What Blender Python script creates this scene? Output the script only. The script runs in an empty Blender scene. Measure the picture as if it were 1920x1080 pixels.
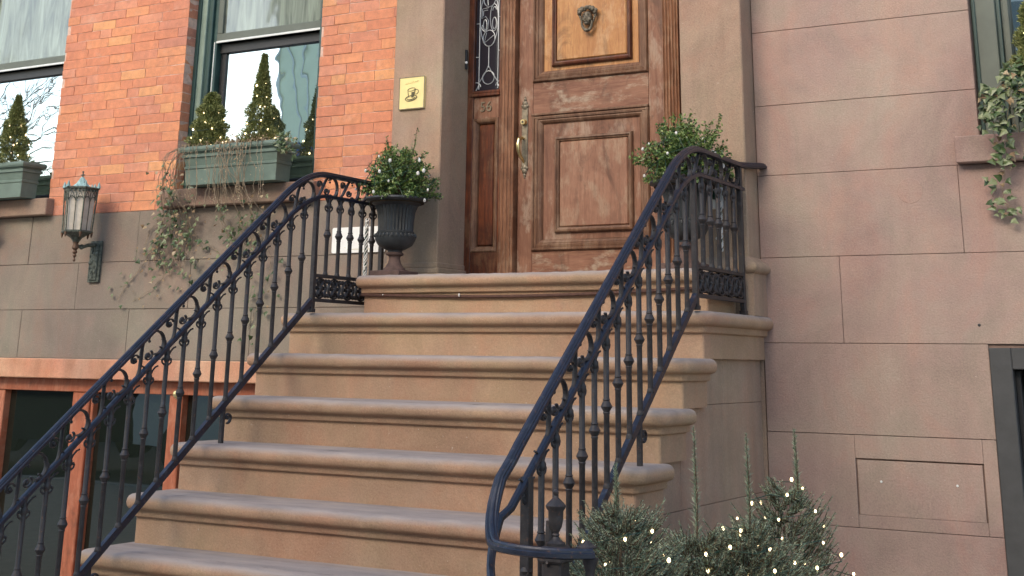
import bpy, math, random
from mathutils import Vector, Matrix
random.seed(7)
PI=math.pi
S=bpy.context.scene
col=S.collection

# ------------------------------------------------------------------ camera
cam=bpy.data.cameras.new('camera'); co=bpy.data.objects.new('camera',cam); col.objects.link(co)
F_PX=2481.45; PY=-64.12; YAW=-.5187; PITCH=.2903; ROLL=.0143
fw=Vector((math.sin(YAW)*math.cos(PITCH),math.cos(YAW)*math.cos(PITCH),math.sin(PITCH)))
rt=Vector((math.cos(YAW),-math.sin(YAW),0)); up=rt.cross(fw)
r2=rt*math.cos(ROLL)+up*math.sin(ROLL); u2=-rt*math.sin(ROLL)+up*math.cos(ROLL)
co.matrix_world=Matrix(((r2.x,u2.x,-fw.x,0),(r2.y,u2.y,-fw.y,-6.6),(r2.z,u2.z,-fw.z,1.63),(0,0,0,1)))
cam.sensor_width=36; cam.lens=F_PX/1920*36; cam.shift_y=-(540-PY)/1920; cam.clip_start=.1; cam.clip_end=600
S.camera=co

# ------------------------------------------------------------------ sky, sun, exposure
SUN=Vector((-.14,-.88,.46)).normalized()
w=bpy.data.worlds.new('World'); S.world=w; w.use_nodes=True
nt=w.node_tree; bg=nt.nodes['Background']
sk=nt.nodes.new('ShaderNodeTexSky'); sk.sky_type='NISHITA'; sk.sun_disc=False
sk.sun_elevation=math.asin(SUN.z); sk.sun_rotation=math.atan2(SUN.x,SUN.y)
sk.air_density=1.0; sk.dust_density=1.6; sk.ozone_density=1.0
nt.links.new(sk.outputs[0],bg.inputs[0]); bg.inputs[1].default_value=.14
sl=bpy.data.lights.new('bounce_sun','SUN'); sl.energy=1.6; sl.angle=math.radians(50); sl.color=(1,.82,.61)  # broad warm lamp standing in for bounce from buildings across the street
so=bpy.data.objects.new('bounce_sun',sl); col.objects.link(so); so.location=(-10,-20,15)
so.rotation_euler=(-SUN).to_track_quat('-Z','Y').to_euler()
S.view_settings.view_transform='Standard'; S.view_settings.look='None'; S.view_settings.gamma=1
S.view_settings.use_curve_mapping=False; S.view_settings.exposure=1.42

# ------------------------------------------------------------------ mesh helpers
class MB:
    def __init__(s): s.v=[]; s.f=[]
    def add(s,vs,fs):
        n=len(s.v); s.v+= [tuple(v) for v in vs]; s.f+=[tuple(i+n for i in f) for f in fs]; return s
    def box(s,x0,x1,y0,y1,z0,z1,c=0):
        if c<=0:
            return s.add([(x0,y0,z0),(x1,y0,z0),(x1,y1,z0),(x0,y1,z0),(x0,y0,z1),(x1,y0,z1),(x1,y1,z1),(x0,y1,z1)],
              [(0,3,2,1),(4,5,6,7),(0,1,5,4),(1,2,6,5),(2,3,7,6),(3,0,4,7)])
        X=(x0,x1);Y=(y0,y1);Z=(z0,z1);vs=[];ix={}
        for i in(0,1):
            for j in(0,1):
                for k in(0,1):
                    a=(1-2*i)*c;b=(1-2*j)*c;d=(1-2*k)*c
                    ix[i,j,k]=len(vs)
                    vs+=[(X[i],Y[j]+b,Z[k]+d),(X[i]+a,Y[j],Z[k]+d),(X[i]+a,Y[j]+b,Z[k])]
        V=lambda i,j,k,a:ix[i,j,k]+a
        fs=[]
        for i in(0,1):
            q=[V(i,0,0,0),V(i,0,1,0),V(i,1,1,0),V(i,1,0,0)]; fs.append(q if i==0 else q[::-1])
            q=[V(0,i,0,1),V(1,i,0,1),V(1,i,1,1),V(0,i,1,1)]; fs.append(q if i==0 else q[::-1])
            q=[V(0,0,i,2),V(0,1,i,2),V(1,1,i,2),V(1,0,i,2)]; fs.append(q if i==0 else q[::-1])
        for a in(0,1):
            for b in(0,1):
                fs.append((V(0,a,b,1),V(1,a,b,1),V(1,a,b,2),V(0,a,b,2)))
                fs.append((V(a,0,b,0),V(a,1,b,0),V(a,1,b,2),V(a,0,b,2)))
                fs.append((V(a,b,0,0),V(a,b,1,0),V(a,b,1,1),V(a,b,0,1)))
        for k in ix.values(): fs.append((k,k+1,k+2))
        return s.add(vs,fs)
    def tube(s,pts,r,n=8,cap=True,flat=None):
        pts=[Vector(p) for p in pts]; N=len(pts)
        rs=r if isinstance(r,(list,tuple)) else [r]*N
        vs=[];fs=[];up=None
        for i,p in enumerate(pts):
            t=(pts[min(i+1,N-1)]-pts[max(i-1,0)])
            t=t.normalized() if t.length>1e-9 else Vector((0,0,1))
            if up is None:
                up=Vector((1,0,0)) if abs(t.x)<.8 else Vector((0,0,1))
            a=(up-t*up.dot(t)); a=a.normalized() if a.length>1e-6 else t.orthogonal().normalized()
            up=a; b=t.cross(a)
            fa,fb=(flat if flat else (1,1))
            for k in range(n):
                g=2*PI*(k+.5)/n; vs.append(p+a*(math.cos(g)*rs[i]*fa)+b*(math.sin(g)*rs[i]*fb))
        for i in range(N-1):
            for k in range(n):
                fs.append((i*n+k,i*n+(k+1)%n,(i+1)*n+(k+1)%n,(i+1)*n+k))
        if cap: fs.append(tuple(range(n))[::-1]); fs.append(tuple((N-1)*n+k for k in range(n)))
        return s.add(vs,fs)
    def sweep(s,pts,prof,cap=True,up=Vector((0,0,1))):
        # profile (a sideways, b up) swept along pts
        pts=[Vector(p) for p in pts];N=len(pts);n=len(prof);vs=[];fs=[]
        for i,p in enumerate(pts):
            t=(pts[min(i+1,N-1)]-pts[max(i-1,0)]).normalized()
            a=t.cross(up); a=a.normalized(); b=a.cross(t)
            for q in prof: vs.append(p+a*q[0]+b*q[1])
        for i in range(N-1):
            for k in range(n): fs.append((i*n+k,i*n+(k+1)%n,(i+1)*n+(k+1)%n,(i+1)*n+k))
        if cap: fs.append(tuple(range(n))[::-1]); fs.append(tuple((N-1)*n+k for k in range(n)))
        return s.add(vs,fs)
    def lathe(s,prof,c=(0,0,0),n=24,flute=None,sq=False):
        vs=[];fs=[];m=len(prof)
        for r,z in prof:
            for k in range(n):
                g=2*PI*(k+(.5 if n<9 else 0))/n; rr=r
                if flute and flute[0]<z<flute[1]: rr=r*(1+flute[3]*(1 if k%2 else -1))
                vs.append((c[0]+rr*math.cos(g),c[1]+rr*math.sin(g),c[2]+z))
        for i in range(m-1):
            for k in range(n): fs.append((i*n+k,i*n+(k+1)%n,(i+1)*n+(k+1)%n,(i+1)*n+k))
        fs.append(tuple(range(n))[::-1]); fs.append(tuple((m-1)*n+k for k in range(n)))
        return s.add(vs,fs)
    def ball(s,c,r,n=8,m=5,sc=(1,1,1)):
        vs=[(c[0],c[1],c[2]+r*sc[2])];fs=[]
        for i in range(1,m):
            a=PI*i/m
            for k in range(n):
                g=2*PI*k/n; vs.append((c[0]+r*sc[0]*math.sin(a)*math.cos(g),c[1]+r*sc[1]*math.sin(a)*math.sin(g),c[2]+r*sc[2]*math.cos(a)))
        vs.append((c[0],c[1],c[2]-r*sc[2]))
        for k in range(n): fs.append((0,1+k,1+(k+1)%n)); fs.append((len(vs)-1,1+(m-2)*n+(k+1)%n,1+(m-2)*n+k))
        for i in range(m-2):
            for k in range(n): fs.append((1+i*n+k,1+(i+1)*n+k,1+(i+1)*n+(k+1)%n,1+i*n+(k+1)%n))
        return s.add(vs,fs)
    def frame(s,x0,x1,z0,z1,y,prof):
        # picture-frame moulding: prof = [(inset from outer edge, height toward -y)]
        vs=[];fs=[];n=len(prof)
        for (cx,cz,sx,sz) in((x0,z0,1,1),(x1,z0,-1,1),(x1,z1,-1,-1),(x0,z1,1,-1)):
            for d,h in prof: vs.append((cx+sx*d,y-h,cz+sz*d))
        for c in range(4):
            for k in range(n-1):
                a=c*n+k;b=((c+1)%4)*n+k; fs.append((a,b,b+1,a+1))
        return s.add(vs,fs)
    def mesh(s,name):
        me=bpy.data.meshes.new(name); me.from_pydata(s.v,[],s.f); me.validate(); 
        import bmesh
        bm=bmesh.new(); bm.from_mesh(me); bmesh.ops.recalc_face_normals(bm,faces=bm.faces); bm.to_mesh(me); bm.free()
        return me
    def build(s,name,mat,parent=None,smooth=False,loc=None,recalc=True):
        if recalc: me=s.mesh(name)
        else:
            me=bpy.data.meshes.new(name); me.from_pydata(s.v,[],s.f)
        return link(name,me,mat,parent,smooth,loc)
def link(name,me,mat=None,parent=None,smooth=False,loc=None):
    if mat and not me.materials: me.materials.append(mat)
    if smooth:
        me.polygons.foreach_set('use_smooth',[True]*len(me.polygons))
        if smooth!='all':
            try: me.set_sharp_from_angle(angle=math.radians(38))
            except Exception: pass
    o=bpy.data.objects.new(name,me); col.objects.link(o)
    if parent: o.parent=parent
    if loc: o.location=loc
    return o
def tag(o,label=None,cat=None,group=None,kind=None):
    if label:o['label']=label
    if cat:o['category']=cat
    if group:o['group']=group
    if kind:o['kind']=kind
    return o
def thing(name,label,cat,loc=(0,0,0),group=None):
    o=bpy.data.objects.new(name,None); col.objects.link(o); o.location=loc; o.empty_display_size=.1
    return tag(o,label,cat,group)
def bx(name,mat,parent,x0,x1,y0,y1,z0,z1,c=.003,smooth=False):
    return MB().box(x0,x1,y0,y1,z0,z1,c).build(name,mat,parent,smooth)

# ------------------------------------------------------------------ materials
def newmat(name):
    m=bpy.data.materials.new(name); m.use_nodes=True
    return m,m.node_tree,m.node_tree.nodes['Principled BSDF']
def rgba(c): return (c[0],c[1],c[2],1)
def coords(nt,scale=(1,1,1),obj=False):
    if obj:
        tc=nt.nodes.new('ShaderNodeTexCoord'); src=tc.outputs['Object']
    else:
        g=nt.nodes.new('ShaderNodeNewGeometry'); src=g.outputs['Position']
    mp=nt.nodes.new('ShaderNodeMapping'); mp.inputs['Scale'].default_value=scale
    nt.links.new(src,mp.inputs[0]); return mp.outputs[0]
def noise(nt,vec,scale,detail=4,rough=.55,dist=0):
    n=nt.nodes.new('ShaderNodeTexNoise'); n.inputs['Scale'].default_value=scale; n.inputs['Detail'].default_value=detail
    n.inputs['Roughness'].default_value=rough; n.inputs['Distortion'].default_value=dist
    nt.links.new(vec,n.inputs['Vector']); return n.outputs['Fac']
def ramp(nt,fac,stops,interp='LINEAR'):
    r=nt.nodes.new('ShaderNodeValToRGB'); r.color_ramp.interpolation=interp; e=r.color_ramp.elements
    while len(e)>1: e.remove(e[-1])
    e[0].position=stops[0][0]; e[0].color=rgba(stops[0][1])
    for p,c in stops[1:]:
        k=e.new(p); k.color=rgba(c)
    nt.links.new(fac,r.inputs[0]); return r.outputs[0]
def mix(nt,fac,a,b,mode='MIX'):
    m=nt.nodes.new('ShaderNodeMix'); m.data_type='RGBA'; m.blend_type=mode
    if isinstance(fac,float): m.inputs[0].default_value=fac
    else: nt.links.new(fac,m.inputs[0])
    for i,x in((6,a),(7,b)):
        if isinstance(x,tuple): m.inputs[i].default_value=rgba(x)
        else: nt.links.new(x,m.inputs[i])
    return m.outputs[2]
def gray(v): return (v,v,v)
def bump(nt,bs,h,strength=.3,dist=.01):
    b=nt.nodes.new('ShaderNodeBump'); b.inputs['Strength'].default_value=strength; b.inputs['Distance'].default_value=dist
    nt.links.new(h,b.inputs['Height']); nt.links.new(b.outputs[0],bs.inputs['Normal']); return b
def stone(name,c1,c2,c3,streak=.25,blk=.12,rough=.9):
    m,nt,bs=newmat(name)
    p=coords(nt)
    big=noise(nt,p,2.1,6,.62,.5); c=ramp(nt,big,[(.34,c1),(.5,c2),(.66,c3)])
    mid=noise(nt,p,6,5,.65); c=mix(nt,ramp(nt,mid,[(.35,gray(.35)),(.65,gray(.65))]),c,mix(nt,.5,c,c3),'MIX')
    st=noise(nt,coords(nt,(7,7,.55)),1.6,4,.6); c=mix(nt,streak,c,ramp(nt,st,[(.35,gray(.72)),(.6,gray(1.1))]),'MULTIPLY'); bl=noise(nt,p,.95,6,.62,.5); c=mix(nt,.95,c,ramp(nt,bl,[(.34,(.80,.76,.77)),(.46,(.97,.95,.95)),(.56,(1.03,1.04,1.0)),(.68,(1.10,1.15,1.10))]),'MULTIPLY')
    p2=coords(nt,(1.2,1.2,.7)); b2=noise(nt,p2,2.6,7,.7,.8); c=mix(nt,.9,c,ramp(nt,b2,[(.38,(1.07,.97,.95)),(.5,(1,1,1)),(.64,(.90,.95,.93))]),'MULTIPLY')
    fl=noise(nt,p,70,2,.5); c=mix(nt,ramp(nt,fl,[(.735,gray(0)),(.76,gray(.5))]),c,(.62,.55,.47))
    pit=noise(nt,p,48,3,.6); c=mix(nt,ramp(nt,pit,[(.20,gray(.5)),(.27,gray(0))]),c,(.10,.07,.055))
    fine=noise(nt,p,120,3,.75); c=mix(nt,.55,c,ramp(nt,fine,[(.3,gray(.72)),(.7,gray(1.22))]),'MULTIPLY')
    oi=nt.nodes.new('ShaderNodeObjectInfo'); c=mix(nt,1.0,c,ramp(nt,oi.outputs['Random'],[(0,gray(1-blk)),(1,gray(1+blk*.6))]),'MULTIPLY')
    nt.links.new(c,bs.inputs['Base Color']); bs.inputs['Roughness'].default_value=rough; bs.inputs['Specular IOR Level'].default_value=.25
    h=mix(nt,.35,fine,noise(nt,p,28,4,.6)); bump(nt,bs,h,.75,.005)
    return m
def plain(name,c,rough=.5,metal=0,spec=.5,var=.15,scale=14,bmp=.12,coat=0):
    m,nt,bs=newmat(name); p=coords(nt)
    n=noise(nt,p,scale,5,.6)
    nt.links.new(mix(nt,1.0,c,ramp(nt,n,[(.3,gray(1-var)),(.7,gray(1+var))]),'MULTIPLY'),bs.inputs['Base Color'])
    bs.inputs['Roughness'].default_value=rough; bs.inputs['Metallic'].default_value=metal; bs.inputs['Specular IOR Level'].default_value=spec
    if coat: bs.inputs['Coat Weight'].default_value=coat; bs.inputs['Coat Roughness'].default_value=.2
    if bmp: bump(nt,bs,noise(nt,p,scale*9,3,.6),bmp,.003)
    return m
def wood(name,dark,mid,light,pale,horiz=False,worn=.5,rough=.55):
    m,nt,bs=newmat(name)
    sc=(3,12,34) if horiz else (34,12,3)
    g=noise(nt,coords(nt,sc),1.4,6,.65,.6); c=ramp(nt,g,[(.3,dark),(.5,mid),(.72,light)])
    p=coords(nt); b=noise(nt,p,4.2,5,.62,.8); c=mix(nt,ramp(nt,b,[(.30,gray(.75)),(.55,gray(0))]),c,dark)
    sc2=(4.5,3,10) if horiz else (9,3,4.5)
    pv=noise(nt,coords(nt,sc2),1.3,7,.7,.2); c=mix(nt,ramp(nt,pv,[(.50,gray(0)),(.62,gray(worn*.8))]),c,pale)
    f=noise(nt,coords(nt,(20,20,150) if horiz else (150,20,20)),1,3,.6); c=mix(nt,.5,c,ramp(nt,f,[(.3,gray(.7)),(.7,gray(1.2))]),'MULTIPLY')
    st_=noise(nt,coords(nt,(5,5,2.2)),1.6,6,.7,.9); c=mix(nt,ramp(nt,st_,[(.54,gray(0)),(.68,gray(.55))]),c,(.06,.03,.018))
    nt.links.new(c,bs.inputs['Base Color']); bs.inputs['Roughness'].default_value=rough; bs.inputs['Specular IOR Level'].default_value=.35
    bump(nt,bs,mix(nt,.5,f,g),.25,.003); return m
def leafmat(name,c1,c2,c3,rough=.45):
    m,nt,bs=newmat(name)
    g=nt.nodes.new('ShaderNodeNewGeometry')
    c=ramp(nt,g.outputs['Random Per Island'],[(0,c1),(.5,c2),(.92,c3)])
    nt.links.new(c,bs.inputs['Base Color']); bs.inputs['Roughness'].default_value=rough
    return m
M={}
M['stone_base']=stone('brownstone_grey_brown',(.205,.170,.140),(.235,.195,.160),(.255,.212,.175),.12,.03)
M['stone_wall']=stone('brownstone_mauve',(.305,.220,.190),(.362,.258,.220),(.36,.280,.235),.14,.03)
M['stone_port']=stone('brownstone_portal',(.30,.215,.155),(.35,.25,.18),(.375,.275,.205),.3,.03)
M['stone_step']=stone('brownstone_steps',(.34,.225,.145),(.38,.26,.17),(.40,.285,.20),.3,.05)
M['stone_sill']=stone('brownstone_sill',(.24,.17,.13),(.27,.19,.15),(.30,.21,.165),.2,.05)
def tread_material():
    # steps: upward faces painted greyer than the risers, as the sky lights them
    m=stone('brownstone_tread',(.345,.225,.145),(.40,.265,.170),(.425,.295,.20),.10,.04); nt=m.node_tree; bs=nt.nodes['Principled BSDF']
    src=bs.inputs['Base Color'].links[0].from_socket
    tc=nt.nodes.new('ShaderNodeTexCoord'); sx=nt.nodes.new('ShaderNodeSeparateXYZ'); nt.links.new(tc.outputs['Normal'],sx.inputs[0])
    mk=ramp(nt,sx.outputs[2],[(.15,gray(0)),(.85,gray(.9))])
    w_=noise(nt,coords(nt,(2.5,9,9)),1.5,5,.6); pal=ramp(nt,w_,[(.3,(.25,.225,.215)),(.55,(.34,.30,.275)),(.75,(.42,.35,.29))])
    nt.links.new(mix(nt,mk,src,pal),bs.inputs['Base Color']); return m
M['tread']=tread_material()
def brickmat():
    m,nt,bs=newmat('orange_red_brick')
    oi=nt.nodes.new('ShaderNodeObjectInfo')
    c=ramp(nt,oi.outputs['Random'],[(0,(.50,.185,.11)),(.15,(.56,.22,.125)),(.3,(.48,.20,.14)),(.42,(.60,.26,.13)),(.55,(.53,.20,.115)),(.68,(.56,.26,.18)),(.8,(.62,.285,.14)),(.9,(.42,.185,.145)),(.95,(.66,.36,.16))],'CONSTANT')
    p=coords(nt); n=noise(nt,p,22,5,.65); c=mix(nt,.45,c,(.60,.29,.18)); big=noise(nt,p,1.1,4,.6); c=mix(nt,1.0,c,ramp(nt,big,[(.35,(.88,.86,.90)),(.65,(1.08,1.06,1.0))]),'MULTIPLY'); soot=noise(nt,coords(nt,(6,6,11)),1.7,6,.75,.6); c=mix(nt,ramp(nt,soot,[(.56,gray(0)),(.72,gray(.45))]),c,(.30,.16,.12)); c=mix(nt,.9,c,ramp(nt,n,[(.3,(.80,.78,.78)),(.7,(1.18,1.14,1.1))]),'MULTIPLY')
    n2=noise(nt,p,9,3,.6); c=mix(nt,ramp(nt,n2,[(.58,gray(0)),(.75,gray(.35))]),c,(.62,.42,.33))
    sp=noise(nt,p,160,2,.7); c=mix(nt,.5,c,ramp(nt,sp,[(.3,gray(.8)),(.7,gray(1.2))]),'MULTIPLY')
    nt.links.new(c,bs.inputs['Base Color']); bs.inputs['Roughness'].default_value=.88; bs.inputs['Specular IOR Level'].default_value=.25
    bump(nt,bs,mix(nt,.5,sp,noise(nt,p,40,3,.6)),.6,.004); return m
M['brick']=brickmat()
M['mortar']=plain('lime_mortar',(.60,.42,.34),.95,0,.2,.25,30,.4)
M['joint']=plain('dark_joint_mortar',(.20,.14,.115),.95,0,.2,.2,30,.2)
M['wood_v']=wood('weathered_door_wood',(.13,.055,.032),(.225,.105,.062),(.27,.14,.085),(.35,.26,.19),False,.8)
M['wood_h']=wood('weathered_rail_wood',(.14,.058,.034),(.23,.108,.064),(.28,.145,.09),(.38,.30,.215),True,.95)
M['wood_mould']=wood('grey_brown_moulding_wood',(.085,.042,.025),(.16,.08,.045),(.22,.125,.075),(.30,.21,.14),False,.55)
M['wood_panel']=wood('lower_panel_wood',(.19,.085,.05),(.28,.14,.085),(.32,.175,.11),(.37,.27,.18),False,.6)
M['wood_orange']=wood('varnished_orange_panel_wood',(.32,.135,.05),(.42,.205,.075),(.48,.25,.10),(.54,.36,.20),False,.5,.38)
M['wood_red']=wood('dark_red_brown_wood',(.035,.014,.01),(.10,.03,.015),(.20,.055,.02),(.20,.11,.06),False,.5,.4)
M['wood_flute']=wood('fluted_pilaster_wood',(.13,.055,.028),(.225,.105,.055),(.29,.15,.085),(.36,.25,.16),False,.5,.45)
M['green_paint']=plain('dark_green_window_paint',(.025,.06,.055),.4,0,.5,.2,10,.1)
M['sage_paint']=plain('sage_green_window_paint',(.19,.26,.215),.45,0,.5,.12,9,.1)
M['grey_paint']=plain('grey_green_frame_paint',(.105,.125,.105),.5,0,.4,.12,9,.1)
M['silver']=plain('pale_sash_edge',(.6,.62,.6),.35,.3,.5,.1,20,0)
M['black_paint']=plain('black_door_paint',(.018,.019,.021),.4,0,.5,.2,12,.1)
M['char_paint']=plain('charcoal_frame_paint',(.06,.062,.062),.55,0,.4,.15,12,.15)
M['terra_wood']=wood('terracotta_painted_wood',(.30,.085,.04),(.38,.12,.058),(.42,.145,.075),(.50,.24,.15),False,.5,.6)
M['terra_beam']=stone('terracotta_painted_lintel',(.44,.19,.11),(.52,.26,.165),(.60,.36,.25),.3,.02)
def iron(nm='sky_tinted_iron_paint',k=1,rr=0,sp=.6):
    m,nt,bs=newmat(nm); p=coords(nt)
    n=noise(nt,p,30,5,.65); rust=noise(nt,p,55,4,.7)
    c=ramp(nt,n,[(.3,(.005,.008,.016)),(.6,(.009,.014,.030)),(.8,(.020,.030,.055))] if k==1 else [(.3,(.020,.018,.019)),(.6,(.040,.036,.036)),(.8,(.075,.068,.064))])
    c=mix(nt,ramp(nt,rust,[(.58,gray(0)),(.68,gray(.75))]),c,(.10,.05,.032)); w2=noise(nt,p,16,5,.7); c=mix(nt,ramp(nt,w2,[(.60,gray(0)),(.70,gray(.5))]),c,(.075,.085,.10))
    nt.links.new(c,bs.inputs['Base Color'])
    nt.links.new(ramp(nt,n,[(.3,gray(.30+rr)),(.7,gray(.48+rr))]),bs.inputs['Roughness'])
    bs.inputs['Specular IOR Level'].default_value=sp
    bump(nt,bs,noise(nt,p,140,3,.6),.35,.002); return m
M['iron']=iron('charcoal_iron_paint',2,.14,.4); M['iron_sky']=iron()  # rail copy: blue of the reflected sky put into the base colour
M['urn']=plain('dark_cast_iron_urn',(.030,.034,.036),.5,.0,.5,.35,18,.3)
M['urn_foot']=plain('rusty_urn_foot',(.11,.068,.055),.75,0,.4,.3,20,.3)
M['brass']=plain('polished_brass',(.75,.60,.30),.28,1,.5,.2,30,.05)
M['old_brass']=plain('tarnished_brass',(.20,.17,.12),.5,.45,.5,.35,40,.3)
M['pewter']=plain('weathered_pewter',(.15,.13,.095),.6,.3,.5,.5,60,.5)
M['plaque']=plain('pale_gold_plaque',(.80,.66,.28),.45,.0,.5,.06,20,0)
M['ink']=plain('engraved_dark_ink',(.12,.11,.06),.6,0,.3,.3,60,0)
M['ink_faint']=plain('faded_gold_ink',(.60,.50,.22),.6,0,.3,.1,60,0)
M['white']=plain('white_plastic',(.78,.79,.76),.45,0,.5,.06,30,0)
M['lead']=plain('lead_came',(.42,.45,.47),.5,.5,.5,.15,40,0)
M['verdigris']=plain('verdigris_bronze',(.10,.115,.095),.65,.3,.4,.6,45,.5)
M['verdi_top']=plain('pale_blue_verdigris',(.26,.42,.42),.7,0,.4,.4,60,.5)
M['planter']=plain('green_planter_plastic',(.12,.17,.14),.55,0,.4,.18,9,.15)
M['soil']=plain('planter_soil',(.05,.035,.022),.95,0,.2,.4,60,.6)
M['box_leaf']=leafmat('boxwood_leaf',(.035,.08,.02),(.085,.155,.035),(.24,.31,.09),.4)
M['conifer']=leafmat('dwarf_spruce_needle',(.09,.12,.035),(.18,.205,.06),(.30,.31,.12),.6)
M['fir']=leafmat('blue_green_fir_needle',(.075,.125,.09),(.19,.27,.18),(.45,.48,.32),.55)
M['ivy']=leafmat('ivy_leaf',(.025,.05,.015),(.06,.10,.03),(.22,.25,.13),.4)
M['dry_leaf']=leafmat('dry_leaf',(.16,.10,.05),(.27,.19,.10),(.42,.34,.22),.7)
M['vine']=plain('dry_vine_stem',(.30,.235,.16),.8,0,.3,.3,40,.2)
M['bark']=plain('brown_bark',(.11,.075,.05),.9,0,.2,.3,50,.5)
M['wire']=plain('dark_green_wire',(.012,.05,.035),.5,0,.4,.2,30,0)
M['brown_wire']=plain('brown_rope_cable',(.085,.04,.028),.6,0,.4,.3,40,.2)
def lampmat(name,c,s):
    m,nt,bs=newmat(name); bs.inputs['Base Color'].default_value=rgba((.8,.75,.6)); bs.inputs['Emission Color'].default_value=rgba(c); bs.inputs['Emission Strength'].default_value=s; return m
M['bulb']=lampmat('warm_lit_bulb',(1,.76,.40),2.6)
M['bulb_off']=plain('clear_bulb',(.75,.74,.68),.2,0,.6,.05,20,0)
def glass(name,refl,dark,rough=.01,ripple=.0):
    m,nt,bs=newmat(name); out=nt.nodes['Material Output']
    g=nt.nodes.new('ShaderNodeBsdfGlossy'); g.inputs['Roughness'].default_value=rough; g.inputs['Color'].default_value=(.93,1,.96,1)
    bs.inputs['Base Color'].default_value=rgba(dark); bs.inputs['Roughness'].default_value=.3; bs.inputs['Specular IOR Level'].default_value=0
    lw=nt.nodes.new('ShaderNodeLayerWeight'); lw.inputs['Blend'].default_value=.35
    mm=nt.nodes.new('ShaderNodeMath'); mm.operation='MULTIPLY_ADD'; mm.inputs[1].default_value=.4; mm.inputs[2].default_value=refl; mm.use_clamp=True
    nt.links.new(lw.outputs['Fresnel'],mm.inputs[0])
    ms=nt.nodes.new('ShaderNodeMixShader'); nt.links.new(mm.outputs[0],ms.inputs[0]); nt.links.new(bs.outputs[0],ms.inputs[1]); nt.links.new(g.outputs[0],ms.inputs[2]); nt.links.new(ms.outputs[0],out.inputs[0])
    if ripple:
        b=nt.nodes.new('ShaderNodeBump'); b.inputs['Strength'].default_value=ripple; b.inputs['Distance'].default_value=.01
        nt.links.new(noise(nt,coords(nt),3,2,.5),b.inputs['Height']); nt.links.new(b.outputs[0],g.inputs['Normal'])
    return m
M['glass_bright']=glass('reflective_window_glass',.62,(.03,.04,.035),.01,.12)
M['glass_top']=glass('upper_sash_glass',.10,(.17,.20,.165),.04,.25)
def curtain_reflection_tint(m):  # curtain folds and reflections painted as tone into the upper panes
    nt=m.node_tree; bs=nt.nodes['Principled BSDF']
    n=noise(nt,coords(nt,(9,9,1.2)),1.2,4,.6,1.5); nt.links.new(ramp(nt,n,[(.3,(.10,.11,.095)),(.5,(.19,.215,.175)),(.7,(.28,.33,.27))]),bs.inputs['Base Color'])
curtain_reflection_tint(M['glass_top'])
M['glass_dark']=glass('dark_basement_glass',.09,(.010,.014,.011),.01,.05)
M['glass_lead']=glass('leaded_sidelight_glass',.03,(.020,.018,.026),.15,.1)
M['glass_right']=glass('right_window_glass',.45,(.02,.02,.02),.01,.05)
M['frost']=plain('frosted_lantern_glass',(.55,.50,.42),.35,0,.5,.15,20,.1)

# ------------------------------------------------------------------ ground (structure)
def struct(name,mb,mat): return tag(mb.build(name,mat),kind='structure')
asphalt=plain('asphalt',(.05,.05,.052),.9,0,.3,.2,40,.5)
concrete=plain('concrete_paving',(.30,.28,.25),.9,0,.3,.15,8,.3)
struct('ground',MB().add([(-250,-250,-.16),(250,-250,-.16),(250,250,-.16),(-250,250,-.16)],[(0,1,2,3)]),asphalt)
struct('pavement',MB().box(-60,60,-6.9+.0,12,-.14,0,.01),concrete)
struct('kerb',MB().box(-60,60,-7.15,-6.905,-.14,.004,.02),plain('granite_kerb',(.34,.33,.31),.8,0,.3,.2,30,.3))
struct('far_pavement',MB().box(-60,60,-40,-17,-.15,0,.01),concrete)

# ------------------------------------------------------------------ brick townhouse (left)
house=thing('brick_townhouse','orange brick townhouse with brown stone base, portal and dark windows','building',(-7,0,0))
def wall_piece(name,mb,mat,parent=house): return abspart(mb.build(name,mat,parent),parent)
def abspart(o,parent):
    # meshes are written in world coordinates: undo the parent's placement
    p=parent; off=Vector((0,0,0))
    while p is not None: off+=p.location; p=p.parent
    o.location=Vector(o.location)-off; return o
def P(mb,name,mat,parent,smooth=False): return abspart(mb.build(name,mat,parent,smooth),parent)
def B(name,mat,parent,x0,x1,y0,y1,z0,z1,c=.003): return P(MB().box(x0,x1,y0,y1,z0,z1,c),name,mat,parent)
ZB=2.565
# brick wall panels: mortar bed + separate bricks
bwall=P(MB().box(-7.515,-6.335,.004,.4,ZB,4.9).box(-5.175,-4.49,.004,.4,ZB,4.9).box(-9.6,-8.68,.007,.4,ZB,4.9).box(-9.6,-4.49,.05,.4,4.72,4.9),'wall',M['mortar'],house)
bvars=[]
for k in range(7):
    rr=random.Random(k); mb=MB().box(-.5,.5,0,.10,-.0306,.0306,.0016)
    mb.v=[(x+rr.uniform(-.006,.006)*(abs(x)>.4),y+rr.uniform(-.0012,.0012)*(y<.01),z+rr.uniform(-.0025,.0025)) for x,y,z in mb.v]
    me=mb.mesh('brick'); me.materials.append(M['brick']); bvars.append(me)
CH=.0655
def lay(x0,x1,z0,n,objs=True,mbj=None):
    for c in range(n):
        z=z0+CH*(c+.5); off=(0,.105)[c%2]+random.uniform(-.03,.03)
        x=x0-off+ (0 if off>0 else 0); 
        while x<x1-.02:
            L=.226 if random.random()>.07 else .112
            L+=random.uniform(-.008,.008)
            a=max(x,x0); b=min(x+L,x1)
            if x1-b<.05: b=x1
            if b-a>.035:
                a2=a+(.0022 if a>x0 else 0); b2=b-(.0022 if b<x1 else 0)
                if objs:
                    o=bpy.data.objects.new('brick',random.choice(bvars)); col.objects.link(o); o.parent=bwall
                    o.location=Vector(((a2+b2)/2,random.uniform(-.0012,.0015),z))
                    o.scale=(b2-a2,1,1); o.rotation_euler=(0,random.uniform(-.004,.004),random.uniform(-.006,.006))
                else: mbj.box(a2,b2,random.uniform(-.002,.001),.1,z-.029,z+.029,.003)
            x+=L
            if b>=x1: break
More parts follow.
